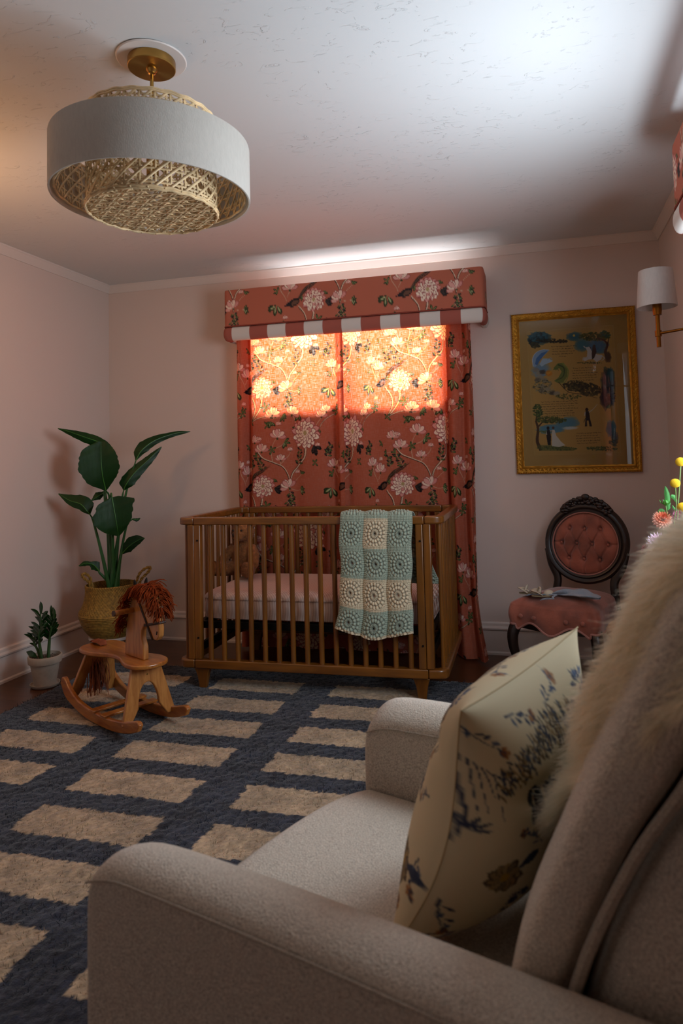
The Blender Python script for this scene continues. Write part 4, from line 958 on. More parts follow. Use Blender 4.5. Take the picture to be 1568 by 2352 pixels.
    for i, (x, z) in enumerate(crest):
        for s in (-1, 1):
            for k in range(5 if i < 32 else 4):
                fr = i / 59; L = (.045 + .04 * min(1, i / 16)) * rn.uniform(.75, 1.2) if i < 30 else .078 * rn.uniform(.7, 1.15)
                dx = .55 if fr < .35 else (.1 if fr < .55 else -.75)
                yarn(b, (x + rn.uniform(-.006, .006), s * rn.uniform(0, .016), z + rn.uniform(-.004, .006)), (dx + rn.gauss(0, .25), s * rn.uniform(.5, 1.4), rn.uniform(.2, .9)), L, .0022, rn, .75)
    for k in range(46):
        a = rn.uniform(-1, 1); yarn(b, (.25 + rn.uniform(-.05, .05), a * .016, .632), (1, a * .6, .6), rn.uniform(.06, .10), .0023, rn, .62, 7)
    tag(b.build('mane', ym, t), kind='stuff')
    b = MB()
    for k in range(90):
        a = rn.uniform(-1, 1); yarn(b, (-.245 + rn.uniform(-.018, .018), a * .03, .28), (rn.uniform(-.15, .2), a * .25, -1), rn.uniform(.15, .235), .0021, rn, .9, 6)
    for k in range(26):
        y = -.02 + .04 * k / 25; b.tube([(-.30, y * .3, .302), (-.27, y * .8, .315), (-.235, y * 1.3, .325 - abs(y) * .5), (-.20, y * 1.2, .318), (-.178, y * .6, .303)], .0026, 5)
    tag(b.build('tail', M('faded_yarn', '8a4a2c', .9, var=.3, vscale=50), t), kind='stuff')
rocking_horse()

# ------------------------------------------------------------------ leaves
def leafmat(name, c, c2, vein='7a9a3a', rough=.35):
    m = M(name, c, rough, coat=.15); return m
def leaf_mesh(b, mid, wl, wr, fold=.25, nrm=None, n=22, m=5, wave=0, rag=0, rnd=None):
    """broad leaf about the spline `mid`; wl/wr half widths either side (metres) at even stations"""
    P = [Vector(p) for p in spline(mid, n)]; ts = np.linspace(0, 1, n); WL = np.interp(ts, np.linspace(0, 1, len(wl)), wl); WR = np.interp(ts, np.linspace(0, 1, len(wr)), wr)
    c = Vector(CAM); vs = []
    for i, p in enumerate(P):
        t = (P[min(i + 1, n - 1)] - P[max(i - 1, 0)]).normalized(); v = Vector(nrm) if nrm else (p - c).normalized()
        s = t.cross(v).normalized(); up = s.cross(t).normalized()
        rg = 1 + (rnd.uniform(-rag, 0) if rnd else 0)
        for k in range(-m, m + 1):
            f = k / m; w = (WL[i] if f < 0 else WR[i]) * (rg if abs(k) == m else 1)
            d = abs(f) * w
            vs.append(p + s * f * w + up * (d * fold + wave * math.sin(i * 1.3 + k) * abs(f)))
    q = 2 * m + 1
    b.add(vs, [(i * q + k, i * q + k + 1, (i + 1) * q + k + 1, (i + 1) * q + k) for i in range(n - 1) for k in range(q - 1)])
    return P
def big_plant():
    A = (.30, -.58)
    def a(x, y, dy=0): return px(x, y, at=(A[0], A[1] + dy))
    rl, rr_ = a(212, 1340), a(322, 1334); B0 = a(256, 1457); cx = a(256, 1400).x; cy = a(256, 1400).y
    zb = B0.z; k = (rr_ - rl).length / 110       # metres per photo pixel here
    zr = a(265, 1340).z
    basket = thing('woven_basket', 'bulging seagrass basket planter with rope handles in the room corner', 'basket', (cx, cy, zb))
    H = zr - zb
    bm_ = M('seagrass', '94702c', .7, var=.4, vscale=70)
    prof = spline([(.002, 0), (.10, 0), (.115, .006), (.148, .05), (.168, .10), (.175, .125), (.168, .150), (.150, .185), (.138, H * .85), (.139, H - .004), (.137, H)], 150)
    pr = np.array(prof); nth = 240; th = np.linspace(0, 2 * PI, nth, endpoint=False); R_, T_ = np.meshgrid(pr[:, 0], th, indexing='ij'); Z_ = np.tile(pr[:, 1][:, None], (1, nth))
    sc = 1.0
    up = Z_ > .135
    dd = np.where(up, .0036 * np.sign(np.sin(T_ * 60 + (np.floor(Z_ / .009) % 2) * PI)) * np.abs(np.sin(Z_ / .009 * PI)) ** .6 * np.abs(np.sin(T_ * 60)) ** .5, .0032 * np.abs(np.sin(Z_ / .0095 * PI)) + .0008 * np.sin(T_ * 120 + Z_ * 500))
    dd = np.where(R_ < .11, 0, dd)
    P = np.stack([(R_ + dd) * np.cos(T_), (R_ + dd) * np.sin(T_), Z_], -1)
    gridobj('basket_body', P, bm_, basket, wrap=True, solid=.004)
    def rope(pts, name):
        pp = spline(pts, 46); b = MB()
        for ph in (0, PI):
            q_ = []
            for i, p in enumerate(pp):
                t_ = Vector(pp[min(i + 1, 45)] - pp[max(i - 1, 0)]).normalized(); o_ = t_.orthogonal().normalized(); c_ = t_.cross(o_); an = i * .75 + ph
                q_.append(Vector(p) + (o_ * math.cos(an) + c_ * math.sin(an)) * .0042)
            b.tube(q_, .0052, 6)
        b.build(name, bm_, basket)
    def lp(x, y): v = a(x, y); return (v.x - cx, v.y - cy, v.z - zb)
    rope([lp(215, 1372), lp(212, 1350), lp(207, 1328), lp(197, 1318), lp(189, 1320), lp(193, 1328), lp(204, 1338), lp(213, 1360)], 'handle')
    rope([lp(314, 1335), lp(320, 1318), lp(333, 1306), lp(345, 1303), lp(340, 1314), lp(326, 1328), lp(318, 1345)], 'handle')
    MB().lathe([(0, H - .055), (.135, H - .055)], 40).build('soil', M('potting_soil', '1c130d', 1, bump=1, bscale=90, bdist=.01), basket)
    # white stand under the basket
    st = thing('plant_stand', 'low white round plant stand under the seagrass basket', 'plant stand', (cx, cy, 0))
    MB().lathe([(0, zb - .018), (.118, zb - .018), (.124, zb - .014), (.124, zb - .004), (.12, zb - .001), (0, zb - .001)], 48).build('top', whitem, st)
    for q_ in range(3):
        an = q_ * 2 * PI / 3 + .9; MB().tube([(.05 * math.cos(an), .05 * math.sin(an), zb - .018), (.085 * math.cos(an), .085 * math.sin(an), 0)], [.012, .009], 12).build('leg', whitem, st)
    # bird of paradise
    pl = thing('bird_of_paradise', 'tall potted plant with large paddle leaves, growing from the seagrass basket', 'plant', (cx, cy, zr - .06))
    O = Vector((cx, cy, zr - .06))
    lm = M('paddle_leaf', '0f340a', .45, spec=.3, coat=.0, var=.25, vscale=9, bump=.25, bscale=60, bdist=.003, stretch=(1, 1, .25)); rm = M('leaf_rib', '3f7a2a', .4); sm = M('plant_stalk', '2a5a2a', .4)
    rnd = random.Random(3)
    # (points of the midrib: photo x, y, nearer/farther), half widths in photo px, fold, view normal
    LV = [
        ([(133, 984, -.02), (160, 992, -.03), (200, 1006, -.02), (240, 1020, 0), (258, 1028, .03)], [1, 6, 11, 13, 6, 1], [1, 5, 12, 16, 10, 1], .6, (240, 1125, 0)),
        ([(232, 1014, -.10), (232, 1050, -.11), (235, 1090, -.10), (243, 1126, -.06)], [10, 42, 50, 54, 48, 30, 3], [12, 30, 38, 42, 40, 24, 3], -.10, (252, 1150, 0)),
        ([(437, 991, .02), (400, 996, 0), (355, 1012, -.02), (325, 1035, -.03), (312, 1058, -.02)], [1, 5, 8, 14, 20, 16, 2], [1, 6, 8, 10, 12, 8, 1], .5, (290, 1130, 0)),
        ([(371, 1026, 0), (345, 1052, -.02), (310, 1085, -.03), (290, 1112, -.03), (284, 1126, 0)], [1, 8, 12, 16, 20, 18, 2], [1, 9, 13, 17, 18, 12, 2], .35, (280, 1150, 0)),
        ([(134, 1134, .03), (160, 1150, 0), (185, 1158, -.03), (200, 1174, -.04), (207, 1182, -.03)], [1, 8, 14, 12, 6, 1], [1, 16, 22, 26, 18, 1], .3, (215, 1200, -.02)),
        ([(257, 1142, -.14), (262, 1170, -.15), (268, 1205, -.15), (272, 1231, -.13)], [5, 36, 44, 52, 52, 42, 26, 3], [16, 52, 48, 42, 38, 28, 16, 3], -.12, (255, 1142, -.1)),
        ([(332, 1236, -.02), (315, 1242, -.02), (295, 1256, -.02), (280, 1272, 0)], [1, 14, 20, 14, 2], [1, 10, 12, 14, 2], .3, (276, 1290, 0)),
        ([(322, 1190, .04), (314, 1194, .04), (304, 1192, .04)], [1, 5, 2], [1, 5, 2], .1, (290, 1210, .03)),
        ([(181, 1300, -.02), (198, 1294, -.03), (215, 1298, -.03), (228, 1312, -.03)], [1, 7, 5, 12, 2], [1, 7, 5, 14, 2], .2, (229, 1316, -.03)),
        ([(210, 1150, .05), (225, 1140, .05), (243, 1130, .05)], [1, 10, 2], [1, 12, 3], .2, (245, 1160, .03)),
    ]
    for mid, wl, wr, fold, stem in LV:
        b = MB(); M3 = [a(x, y, dy) - O for x, y, dy in mid]
        # work in local frame with the view normal towards the camera
        global CAM_L
        P = [Vector(p) for p in spline(M3, 22)]
        vn_ = (O - Vector(CAM)).normalized()
        leaf_mesh(b, M3, [w * k for w in wl], [w * k for w in wr], fold, vn_, rag=.10, rnd=rnd, wave=.002)
        lf = b.build('leaf', lm, pl, angle=180)
        # stalk down to the basket
        e = P[-1] if (P[-1] - (a(*stem[:2], stem[2]) - O)).length < (P[0] - (a(*stem[:2], stem[2]) - O)).length else P[0]
        sx = (stem[0] - 250) * .15
        base = Vector(((rnd.uniform(-.03, .03)) + .006, rnd.uniform(-.03, .03), 0)); m1 = a(stem[0], stem[1], stem[2]) - O; m2 = (m1 * .45 + base * .55) + Vector((.0, 0, .02))
        MB().tube(spline([e, m1, m2, base], 20), list(np.linspace(.0035, .012, 20)), 8).build('stalk', sm, pl)
        MB().tube([p + (-vn_) * .003 for p in P], [max(.0008, .0030 * (1 - abs(i / 21 - .0) * .8)) for i in range(22)][::(1 if (P[0] - e).length < .01 else -1)], 6).build('midrib', rm, lf)
big_plant()

def small_plant():
    x0, y0 = .272, -.945
    terr = M('whitewashed_clay', 'b3a696', .85, var=.12, vscale=20, bump=.2, bscale=120)
    t = thing('flower_pot', 'pale clay flower pot on a saucer by the left baseboard', 'flower pot', (x0, y0, 0))
    MB().lathe([(0, .001), (.062, .001), (.068, .005), (.073, .018), (.070, .018), (.062, .010), (0, .010)], 48).build('saucer', terr, t)
    MB().lathe([(0, .012), (.052, .012), (.054, .016), (.0715, .122), (.0795, .122), (.0815, .126), (.0835, .156), (.081, .160), (.076, .160), (.074, .140), (0, .138)], 56).build('pot_body', terr, t)
    b = MB(); r = random.Random(2)
    for i in range(420):
        a = r.uniform(0, 2 * PI); d = .072 * math.sqrt(r.random()); b.ball((d * math.cos(a), d * math.sin(a), .142 + r.uniform(0, .004)), r.uniform(.0016, .0036), 5, 4)
    tag(b.build('gravel', M('gravel', '6a5a4c', .9, var=.6, vscale=300), t), kind='stuff')
    p = thing('potted_plant', 'small glossy dark green plant with upright leafy stems in the clay pot', 'plant', (x0, y0, .14))
    lm = M('glossy_leaf', '123a12', .22, coat=.5, var=.3, vscale=40); sm = M('green_stem', '35562c', .5)
    def stem(pts, n, L, leafl, leafr=.5):
        q = [Vector(v) for v in spline(pts, 20)]; MB().tube(q, list(np.linspace(.0075, .003, 20)), 8).build('stem', sm, p)
        for i in range(n):
            t_ = .42 + .56 * i / max(1, n - 1); c = q[min(19, int(t_ * 19))]; s = 1 if i % 2 else -1; an = r.uniform(-.5, .5)
            top = i >= n - 1
            d = Vector((s * .85 * math.cos(an), math.sin(an) * .9 - .15, .55 + .4 * t_)).normalized() if not top else Vector((0, 0, 1))
            l = leafl * r.uniform(.95, 1.3); nn = d.cross(Vector((0, 1, .25))).cross(d).normalized(); e = c + d * l; m = c + d * l * .5 + Vector((0, 0, .006))
            b = MB(); w = l * .17; leaf_mesh(b, [c, m, e], [.001, w * .7, w, w * .75, .0005], [.001, w * .7, w, w * .75, .0005], .3, nn, n=12, m=3); b.build('leaf', lm, p, angle=180)
    stem([(-.02, 0, -.01), (-.028, -.01, .09), (-.008, -.015, .17), (-.012, -.02, .235)], 12, 0, .062)
    stem([(.01, .01, -.01), (.025, 0, .09), (.045, -.01, .15), (.062, -.01, .20)], 12, 0, .06)
    stem([(0, -.02, -.01), (-.005, -.03, .07), (.0, -.045, .13), (.015, -.05, .165)], 12, 0, .055)
    stem([(.02, .0, -.01), (.02, .01, .09), (.022, .01, .15), (.03, .01, .215)], 12, 0, .058)
    stem([(-.012, -.01, -.01), (-.03, -.02, .05), (-.045, -.03, .095), (-.04, -.03, .125)], 9, 0, .05)
    b = MB(); leaf_mesh(b, [(-.03, -.02, .01), (-.055, -.03, .03), (-.09, -.03, .04)], [.001, .012, .014, .001], [.001, .012, .014, .001], .2, (0, -1, .5), n=12, m=3); b.build('leaf', lm, p, angle=180)
small_plant()

# ------------------------------------------------------------------ parlour chair
def parlour_chair():
    t = thing('parlour_chair', 'antique dark carved wooden chair with button tufted rose velvet seat and oval back', 'chair', (2.925, -.43, 0), math.radians(-24))
    mah = WOOD('mahogany', '120806', '22100a', (10, 10, 1.5), .38, .15, 5)
    vel = M('rose_velvet', '94503c', .7, sheen=.45, var=.38, vscale=9, bump=.35, bscale=70, bdist=.004)
    gimp = M('braid_trim', 'a87468', .9, bump=.8, bscale=350, bdist=.002)
    # seat: outline rings from hem to crown
    def outline(n=120):
        fr = spline([(-.215, -.13), (-.222, -.19), (-.205, -.215), (-.16, -.205), (-.09, -.222), (0, -.236), (.09, -.222), (.16, -.205), (.205, -.215), (.222, -.19), (.215, -.13)], 80)
        bk = spline([(.215, -.13), (.20, .0), (.185, .12), (.16, .195), (.08, .21), (0, .212), (-.08, .21), (-.16, .195), (-.185, .12), (-.20, 0), (-.215, -.13)], 80)
        return np.array(fr[:-1] + bk[:-1])
    O = outline(); n = len(O); rows = []
    for i in range(46):
        q = i / 45
        if q < .5:
            k = q / .5; z = .300 + .100 * k; sc = 1 + .035 * math.sin(k * PI)
        else:
            a = (q - .5) / .5 * PI / 2; z = .400 + .055 * math.sin(a) ** 1.1; sc = 1 - .92 * (1 - math.cos(a)) ** .9
        row = []
        for j, (x, y) in enumerate(O):
            hem = 0
            if q < .5 and y < -.16: hem = (1 - q / .5) * (.022 * math.cos(x / .205 * PI * 2) * (1 if abs(x) < .18 else .6) - .02 * (abs(x) > .185)) * 1.0
            if q < .5: hem += -.004 * abs(math.sin(j * .55)) * math.sin(q / .5 * PI)
            row.append((x * sc, y * sc, z - (hem if q < .5 else 0) - (.012 if q > .5 else 0) * max(0, 1 - abs(y) / .2) * 0))
        rows.append(row)
    rows.append([(0, 0, .457)] * n)
    seat = gridobj('seat', np.array(rows), vel, t, wrap=True)
    b = MB(); loop = [(x * 1.0, y * 1.0, rows[0][j][2]) for j, (x, y) in enumerate(O)]; b.tube(loop, .006, 6, closed=True); b.build('seat_braid', gimp, t)
    for x in (-.155, -.08, 0, .08, .155):
        MB().ball((x, -.236 if abs(x) < .1 else -.222, .352), (.011, .007, .011), 12, 8).build('button', vel, seat)
    MB().prism([(x * .93, y * .93) for x, y in O], .285, .315, 'z').build('seat_frame', mah, t)
    for s in (-1, 1):
        pts = spline([(s * .195, -.175, .315), (s * .212, -.20, .25), (s * .205, -.198, .17), (s * .178, -.18, .09), (s * .165, -.175, .04), (s * .182, -.20, .012), (s * .188, -.212, .004)], 26)
        MB().tube(pts, [float(v) for v in np.interp(np.linspace(0, 1, 26), [0, .2, .5, .8, .93, 1], [.030, .027, .019, .013, .015, .012])], 12).build('front_leg', mah, t)
        MB().tube(spline([(s * .155, .175, .31), (s * .158, .19, .15), (s * .165, .235, 0)], 12), [.019] * 8 + [.017, .016, .015, .015], 4, flat=(1, 1, 0)).build('rear_leg', mah, t, bevel=.004)
    # back, leaning: local plane
    lean = math.radians(9); cx_, cy_, cz_ = .02, .215, .668
    def bt(x, y, z): # back plane: x across, y out of face (toward front negative), z up
        return (cx_ + x, cy_ + y * math.cos(lean) + z * math.sin(lean), cz_ - y * math.sin(lean) * -1 + z * math.cos(lean))
    for s in (-1, 1):
        pts = spline([bt(s * .16, .01, -.33), bt(s * .155, .0, -.26), bt(s * .150, .0, -.19), bt(s * .185, 0, -.12), bt(s * .205, 0, -.04)], 20)
        MB().tube(pts, [(.014, .022)] * 20, 8, flat=(0, 1, 0)).build('stile', mah, t)
    b = MB(); prof = [(-.0, .014), (.006, .020), (.014, .021), (.020, .015), (.026, .020), (.036, .022), (.046, .016), (.052, .004), (.052, -.012), (.0, -.012)]
    nn = 96; vs = []
    for i in range(nn):
        a = 2 * PI * i / nn
        for o_, h in prof: vs.append(bt((.172 + o_) * math.cos(a), -h, (.160 + o_) * math.sin(a)))
    m = len(prof); b.add(vs, [(i * m + k, i * m + (k + 1) % m, ((i + 1) % nn) * m + (k + 1) % m, ((i + 1) % nn) * m + k) for i in range(nn) for k in range(m)]); b.build('back_frame', mah, t)
    btn = [(x * .082 - .02 * 0, .078) for x in (-1, 0, 1)] + [(x * .082, .0) for x in (-1.5, -.5, .5, 1.5)] + [(x * .082, -.078) for x in (-1, 0, 1)]
    R_ = np.linspace(0, 1, 56)[:, None]; A_ = np.linspace(0, 2 * PI, 180, endpoint=False)[None]; X = R_ * .173 * np.cos(A_); Z = R_ * .161 * np.sin(A_)
    h = .034 * (1 - R_ ** 3) ** .8 + .004 + X * 0
    for bx, bz in btn: h = h - .020 * np.exp(-((X - bx) ** 2 + (Z - bz) ** 2) / .00016) - .006 * np.exp(-((X - bx) ** 2 + (Z - bz) ** 2) / .0012)
    def seg(ax, az, cx2, cz2):
        vx, vz = cx2 - ax, cz2 - az; l2 = vx * vx + vz * vz; q = np.clip(((X - ax) * vx + (Z - az) * vz) / l2, 0, 1); return np.hypot(X - ax - q * vx, Z - az - q * vz)
    D = np.full(X.shape, 9.)
    for i, (ax, az) in enumerate(btn):
        for (cx2, cz2) in btn[i + 1:]:
            if .05 < math.hypot(ax - cx2, az - cz2) < .095 and abs(az - cz2) > .01: D = np.minimum(D, seg(ax, az, cx2, cz2))
    for ax, az in btn:
        if abs(az) > .05:
            for dx in (-.0, ): D = np.minimum(D, seg(ax, az, ax + dx, az + math.copysign(.1, az)))
        if abs(ax) > .1: D = np.minimum(D, seg(ax, az, ax * 1.6, az))
    h = h - .007 * np.exp(-(D / .0045) ** 2)
    pts = np.zeros(X.shape + (3,))
    for i in range(X.shape[0]):
        for j in range(X.shape[1]): pts[i, j] = bt(X[i, j], -h[i, j], Z[i, j])
    pad = gridobj('back_pad', pts, vel, t, wrap=True)
    for bx, bz in btn: MB().ball(bt(bx, -.020, bz), (.007, .005, .007), 10, 6).build('button', vel, pad)
    MB().tube([bt(.174 * math.cos(a), -.016, .162 * math.sin(a)) for a in np.linspace(0, 2 * PI, 90)[:-1]], .0045, 6, closed=True).build('pad_braid', gimp, t)
    b = MB(); r = random.Random(3)
    for k in range(-7, 8):
        a = PI / 2 + k * .085; hgt = .232 + .020 * math.cos(k / 7 * PI / 2) - (.004 if k % 2 else 0)
        for q in range(3):
            aa = a + r.uniform(-.03, .03); rr = hgt - .012 * q - r.uniform(0, .006); b.ball(bt(rr * math.cos(aa) * 1.02, -.012 - r.uniform(-.004, .008), rr * math.sin(aa) - .010), (r.uniform(.010, .018), .010, r.uniform(.008, .013)), 10, 8)
    for s in (-1, 1): b.tube(spline([bt(s * .02, -.012, .225), bt(s * .07, -.012, .222), bt(s * .11, -.010, .20), bt(s * .135, -.008, .170), bt(s * .125, -.008, .155)], 20), [.011, .011, .011, .010, .010] + [.009] * 10 + [.008] * 5, 8)
    b.ball(bt(0, -.018, .242), (.024, .013, .018)); b.ball(bt(-.028, -.016, .232), (.016, .010, .014)); b.ball(bt(.028, -.016, .232), (.016, .010, .014))
    b.build('carved_crest', mah, t)
    # things on the seat
    R = Matrix.Rotation(math.radians(-24), 4, 'Z'); W0 = Vector((2.925, -.43, 0))
    def wpos(x, y, z): return W0 + R @ Vector((x, y, z))
    cream = M('cream_leather', 'c9bda6', .7, bump=.4, bscale=160); sole = M('shoe_sole', '8a7a5e', .8)
    for i, (x, y, rz) in enumerate(((-.135, -.145, -75), (-.06, -.165, -52))):
        s = thing('baby_shoe', ['cream baby shoe on the velvet chair seat, the left one of the pair', 'cream baby shoe on the velvet chair seat, nearer the blue knitwear'][i], 'shoe', wpos(x, y, .447), math.radians(-24 + rz), 'pair of baby shoes')
        so = [(.026 * math.cos(a) * (1 - .18 * math.sin(a) ** 2) + 0, .056 * math.sin(a)) for a in np.linspace(0, 2 * PI, 30)[:-1]]
        MB().prism(so, 0, .006, 'z').build('sole', sole, s, bevel=.002)
        b = MB(); b.ball((0, .028, .012), (.022, .026, .018), 16, 10); b.build('toe', cream, s)
        MB().tube([(-.021, -.01, .008), (-.023, -.034, .024), (0, -.054, .026), (.023, -.034, .024), (.021, -.01, .008)], [(.003, .010)] * 5, 8, flat=(0, 0, 1)).build('heel', cream, s)
        MB().tube(spline([(-.023, -.02, .022), (-.012, -.016, .040), (.012, -.014, .040), (.023, -.02, .022)], 12), .004, 8).build('strap', cream, s)
    kn = M('blue_grey_knit', '8d9aa8', .95, bump=1, bscale=260, bdist=.004, sheen=.3)
    k = thing('knitted_bonnet', 'pale blue grey knitted baby hat with tasselled ties lying on the velvet seat', 'baby hat', wpos(.075, -.135, .446), math.radians(-24)); k.scale = (1, 1, .62)
    U, V = np.meshgrid(np.linspace(0, 1, 60), np.linspace(0, 2 * PI, 60)); X = -.10 + .24 * U; rr = .040 * np.sin(np.clip(U * .97 + .015, 0, 1) * PI) ** .4 * (1 + .28 * np.sin(V * 3 + U * 7) + .16 * np.sin(U * 19 + V * 2)); Y = rr * np.cos(V) * 1.1 + .02 * np.sin(U * 5); Z = .012 + .55 * rr * (np.sin(V) + .9) + .01 * U
    gridobj('bonnet', np.stack([X, Y, Z], -1), kn, k)
    rn = random.Random(4)
    for j, (ex, ey) in enumerate(((-.19, -.045), (-.085, -.10))):
        pts = spline([(-.07, -.02, .02), ((-.07 + ex) / 2 + .01, ey * .7, .018), (ex + .03, ey * .95, .012)], 14); tie = MB().tube(pts, .0055, 8).build('tie', kn, k)
        b = MB()
        for q in range(16): b.tube([(ex + .03, ey * .95, .012), (ex + rn.uniform(-.004, .008), ey + rn.uniform(-.012, .012), .012 + rn.uniform(-.004, .006)), (ex - .018 + rn.uniform(-.005, .005), ey + rn.uniform(-.02, .02) - .01, .006 + rn.uniform(-.004, .004))], .0013, 5)
        b.build('tassel', kn, tie)
parlour_chair()
# ------------------------------------------------------------------ armchair in the foreground
def weave_mat(name, c1, c2, scale=420):
    m = bpy.data.materials.new(name); m.use_nodes = True; N = m.node_tree.nodes; L = m.node_tree.links; b = N['Principled BSDF']
    tc = N.new('ShaderNodeTexCoord'); n = N.new('ShaderNodeTexNoise'); n.inputs['Scale'].default_value = scale; n.inputs['Detail'].default_value = 2; L.new(tc.outputs['Object'], n.inputs[0])
    n2 = N.new('ShaderNodeTexVoronoi'); n2.inputs['Scale'].default_value = scale * .9; L.new(tc.outputs['Object'], n2.inputs[0])
    r = ramp(N, [(.32, c1), (.62, c2)]); L.new(n.outputs[0], r.inputs[0]); L.new(r.outputs[0], b.inputs['Base Color'])
    bp = N.new('ShaderNodeBump'); bp.inputs['Strength'].default_value = .7; bp.inputs['Distance'].default_value = .0015; L.new(n2.outputs['Distance'], bp.inputs['Height']); L.new(bp.outputs[0], b.inputs['Normal'])
    b.inputs['Roughness'].default_value = .9; b.inputs['Sheen Weight'].default_value = .3; b.inputs['Specular IOR Level'].default_value = .2
    return m
AX, AY, AR = 2.33, -2.83, math.radians(-16)
def armchair():
    fab = weave_mat('oatmeal_boucle', 'a09486', 'd2c7b6'); welt = weave_mat('oatmeal_welt', '8d8072', 'b4a694', 500)
    t = thing('armchair', 'large oatmeal woven upholstered armchair in the foreground, its reclined back to the right', 'armchair', (AX, AY, 0), AR)
    def arm(s, name):
        # cross-section across the arm: outer foot, outer seam, crowned top, inner seam, inner foot
        o, i_ = .382, .258
        sec = [(o - .012, .10), (o, .16), (o, .45), (o, .585), (o - .004, .600), (o - .012, .609), (o - .03, .616), (o - .052, .617), (o - .075, .611), (o - .098, .601), (o - .115, .588), (i_, .572), (i_, .45), (i_, .20), (i_ + .01, .10)]
        ds = [(-.022, .030, .05), (-.019, .014, .022), (-.010, .004, .006), (.0, 0, 0), (.02, -.0, -.002)] + [(x, 0, .0) for x in np.linspace(.05, .80, 14)] + [(.815, .006, .012), (.822, .02, .04)]
        b = MB(); vs = []; m = len(sec)
        cy_ = (o + i_) / 2
        for d_, ins, dz in ds:
            for w_, z in sec:
                q = cy_ + (w_ - cy_) * (1 - ins / .062); zz = z - dz * max(0, (z - .35) / .25) + .004 * math.sin(d_ * 5)
                if z < .2: zz = z + dz * .3
                # front edge of the arm rounds over
                k = max(0, (.07 - d_) / .09) if z > .5 else 0
                vs.append((d_ + (.045 * max(0, 1 - max(0, d_) / .5) if s > 0 else -.012), s * q, zz - .022 * k ** 2))
        fs = [(i * m + k, i * m + k + 1, (i + 1) * m + k + 1, (i + 1) * m + k) for i in range(len(ds) - 1) for k in range(m - 1)]
        fs += [(i * m + m - 1, i * m, (i + 1) * m, (i + 1) * m + m - 1) for i in range(len(ds) - 1)]
        fs += [tuple(range(m)), tuple((len(ds) - 1) * m + k for k in range(m - 1, -1, -1))]
        a = b.add(vs, fs).build(name, fab, t, sub=1)
        for w_, nm in ((o - .001, 'outer_seam'), (i_ + .004, 'inner_seam')):
            zs = .599 if w_ > .3 else .578
            MB().tube([(d_ + (.045 * max(0, 1 - max(0, d_) / .5) if s > 0 else -.012), s * w_, zs + .004 * math.sin(d_ * 5) - .022 * max(0, (.07 - d_) / .09) ** 2) for d_ in np.linspace(-.008, .80, 40)], .0017, 6).build(nm, welt, a)
        return a
    arm(-1, 'near_arm'); arm(1, 'far_arm')
    MB().box(.0, .80, -.25, .25, .12, .30).build('base', fab, t, bevel=.02, seg=4)
    MB().lathe([(0, .014), (.19, .014), (.19, .022), (.04, .035), (.04, .12), (0, .12)], 40, c=(.42, 0, 0)).build('swivel_base', M('dark_base', '1c1815', .5), t)
    # seat cushion, softly crowned with a rounded front
    n1, n2 = 44, 36; rows = []
    for i in range(n1 + 1):
        u = i / n1; row = []
        for j in range(n2 + 1):
            v = j / n2 * 2 - 1; y = .254 * v
            crown = .028 * (1 - abs(v) ** 3) * min(1, u * 3 + .3)
            if u < .22: a = (u / .22) * PI / 2; x = -.006 + .018 * v + .04 * (1 - math.cos(a)) - .014 * (1 - v * v); z = .375 + .075 * math.sin(a)
            else: q = (u - .22) / .78; x = .034 + q * .61 + (.018 * v - .014 * (1 - v * v)) * (1 - q); z = .450 - .02 * q
            row.append((x, y, z + crown))
        rows.append(row)
    rows = [[(x + .012, y, .30) for x, y, z in rows[0]]] + [[(x, y, .33) for x, y, z in rows[0]]] + rows
    cu = gridobj('seat_cushion', np.array(rows), fab, t)
    MB().tube([(r_[0], r_[1], r_[2] + .002) for r_ in rows[8]], .0032, 6).build('welt', welt, cu)
    # reclined back: soft front cushion, shell behind, a welt between them
    fr = spline([(.49, .44), (.525, .60), (.566, .70), (.612, .805), (.660, .91), (.70, .99), (.735, 1.02), (.775, 1.035)], 30)
    re = spline([(.56, .44), (.600, .60), (.657, .73), (.712, .82), (.765, .92), (.81, .99), (.83, 1.015), (.81, 1.034)], 30)
    sh = spline([(.70, .30), (.735, .55), (.79, .70), (.84, .82), (.885, .92), (.92, .98), (.92, 1.02), (.86, 1.036)], 30)
    def slab(name, A_, B_, hw, rnd_, bulge):
        n = 30; m = 28; vs = []
        for i in range(n):
            a = Vector((A_[i][0], 0, A_[i][1])); c = Vector((B_[i][0], 0, B_[i][1])); mid = (a + c) / 2; hd = (c - a) / 2
            for k in range(m):
                an = 2 * PI * k / m; cx_, sx_ = math.cos(an), math.sin(an); e = .42
                u = math.copysign(abs(cx_) ** e, cx_); v = math.copysign(abs(sx_) ** e, sx_)
                hwk = hw * (1 - rnd_ * (i / n) ** 8)
                p = mid - hd * u * (1 + bulge * (1 - v * v) * (1 if u > 0 else 0)); vs.append((p.x, v * hwk, p.z))
        fs = [(i * m + k, i * m + (k + 1) % m, (i + 1) * m + (k + 1) % m, (i + 1) * m + k) for i in range(n - 1) for k in range(m)] + [tuple(range(m)), tuple((n - 1) * m + k for k in range(m - 1, -1, -1))]
        b = MB(); b.add(vs, fs); return b.build(name, fab, t, sub=1)
    bc = slab('back_cushion', fr, re, .268, .10, .35)
    slab('back_shell', [(p[0] + .004, p[1]) for p in re], sh, .262, .08, .0)
    for s in (-1, 1): MB().tube([(p[0] + .001, s * .267, p[1]) for p in re[3:]] , .0062, 8).build('welt', welt, bc)
armchair()
def achair(d, w, z): # armchair frame -> room
    return Vector((AX + d * math.cos(AR) - w * math.sin(AR), AY + d * math.sin(AR) + w * math.cos(AR), z))

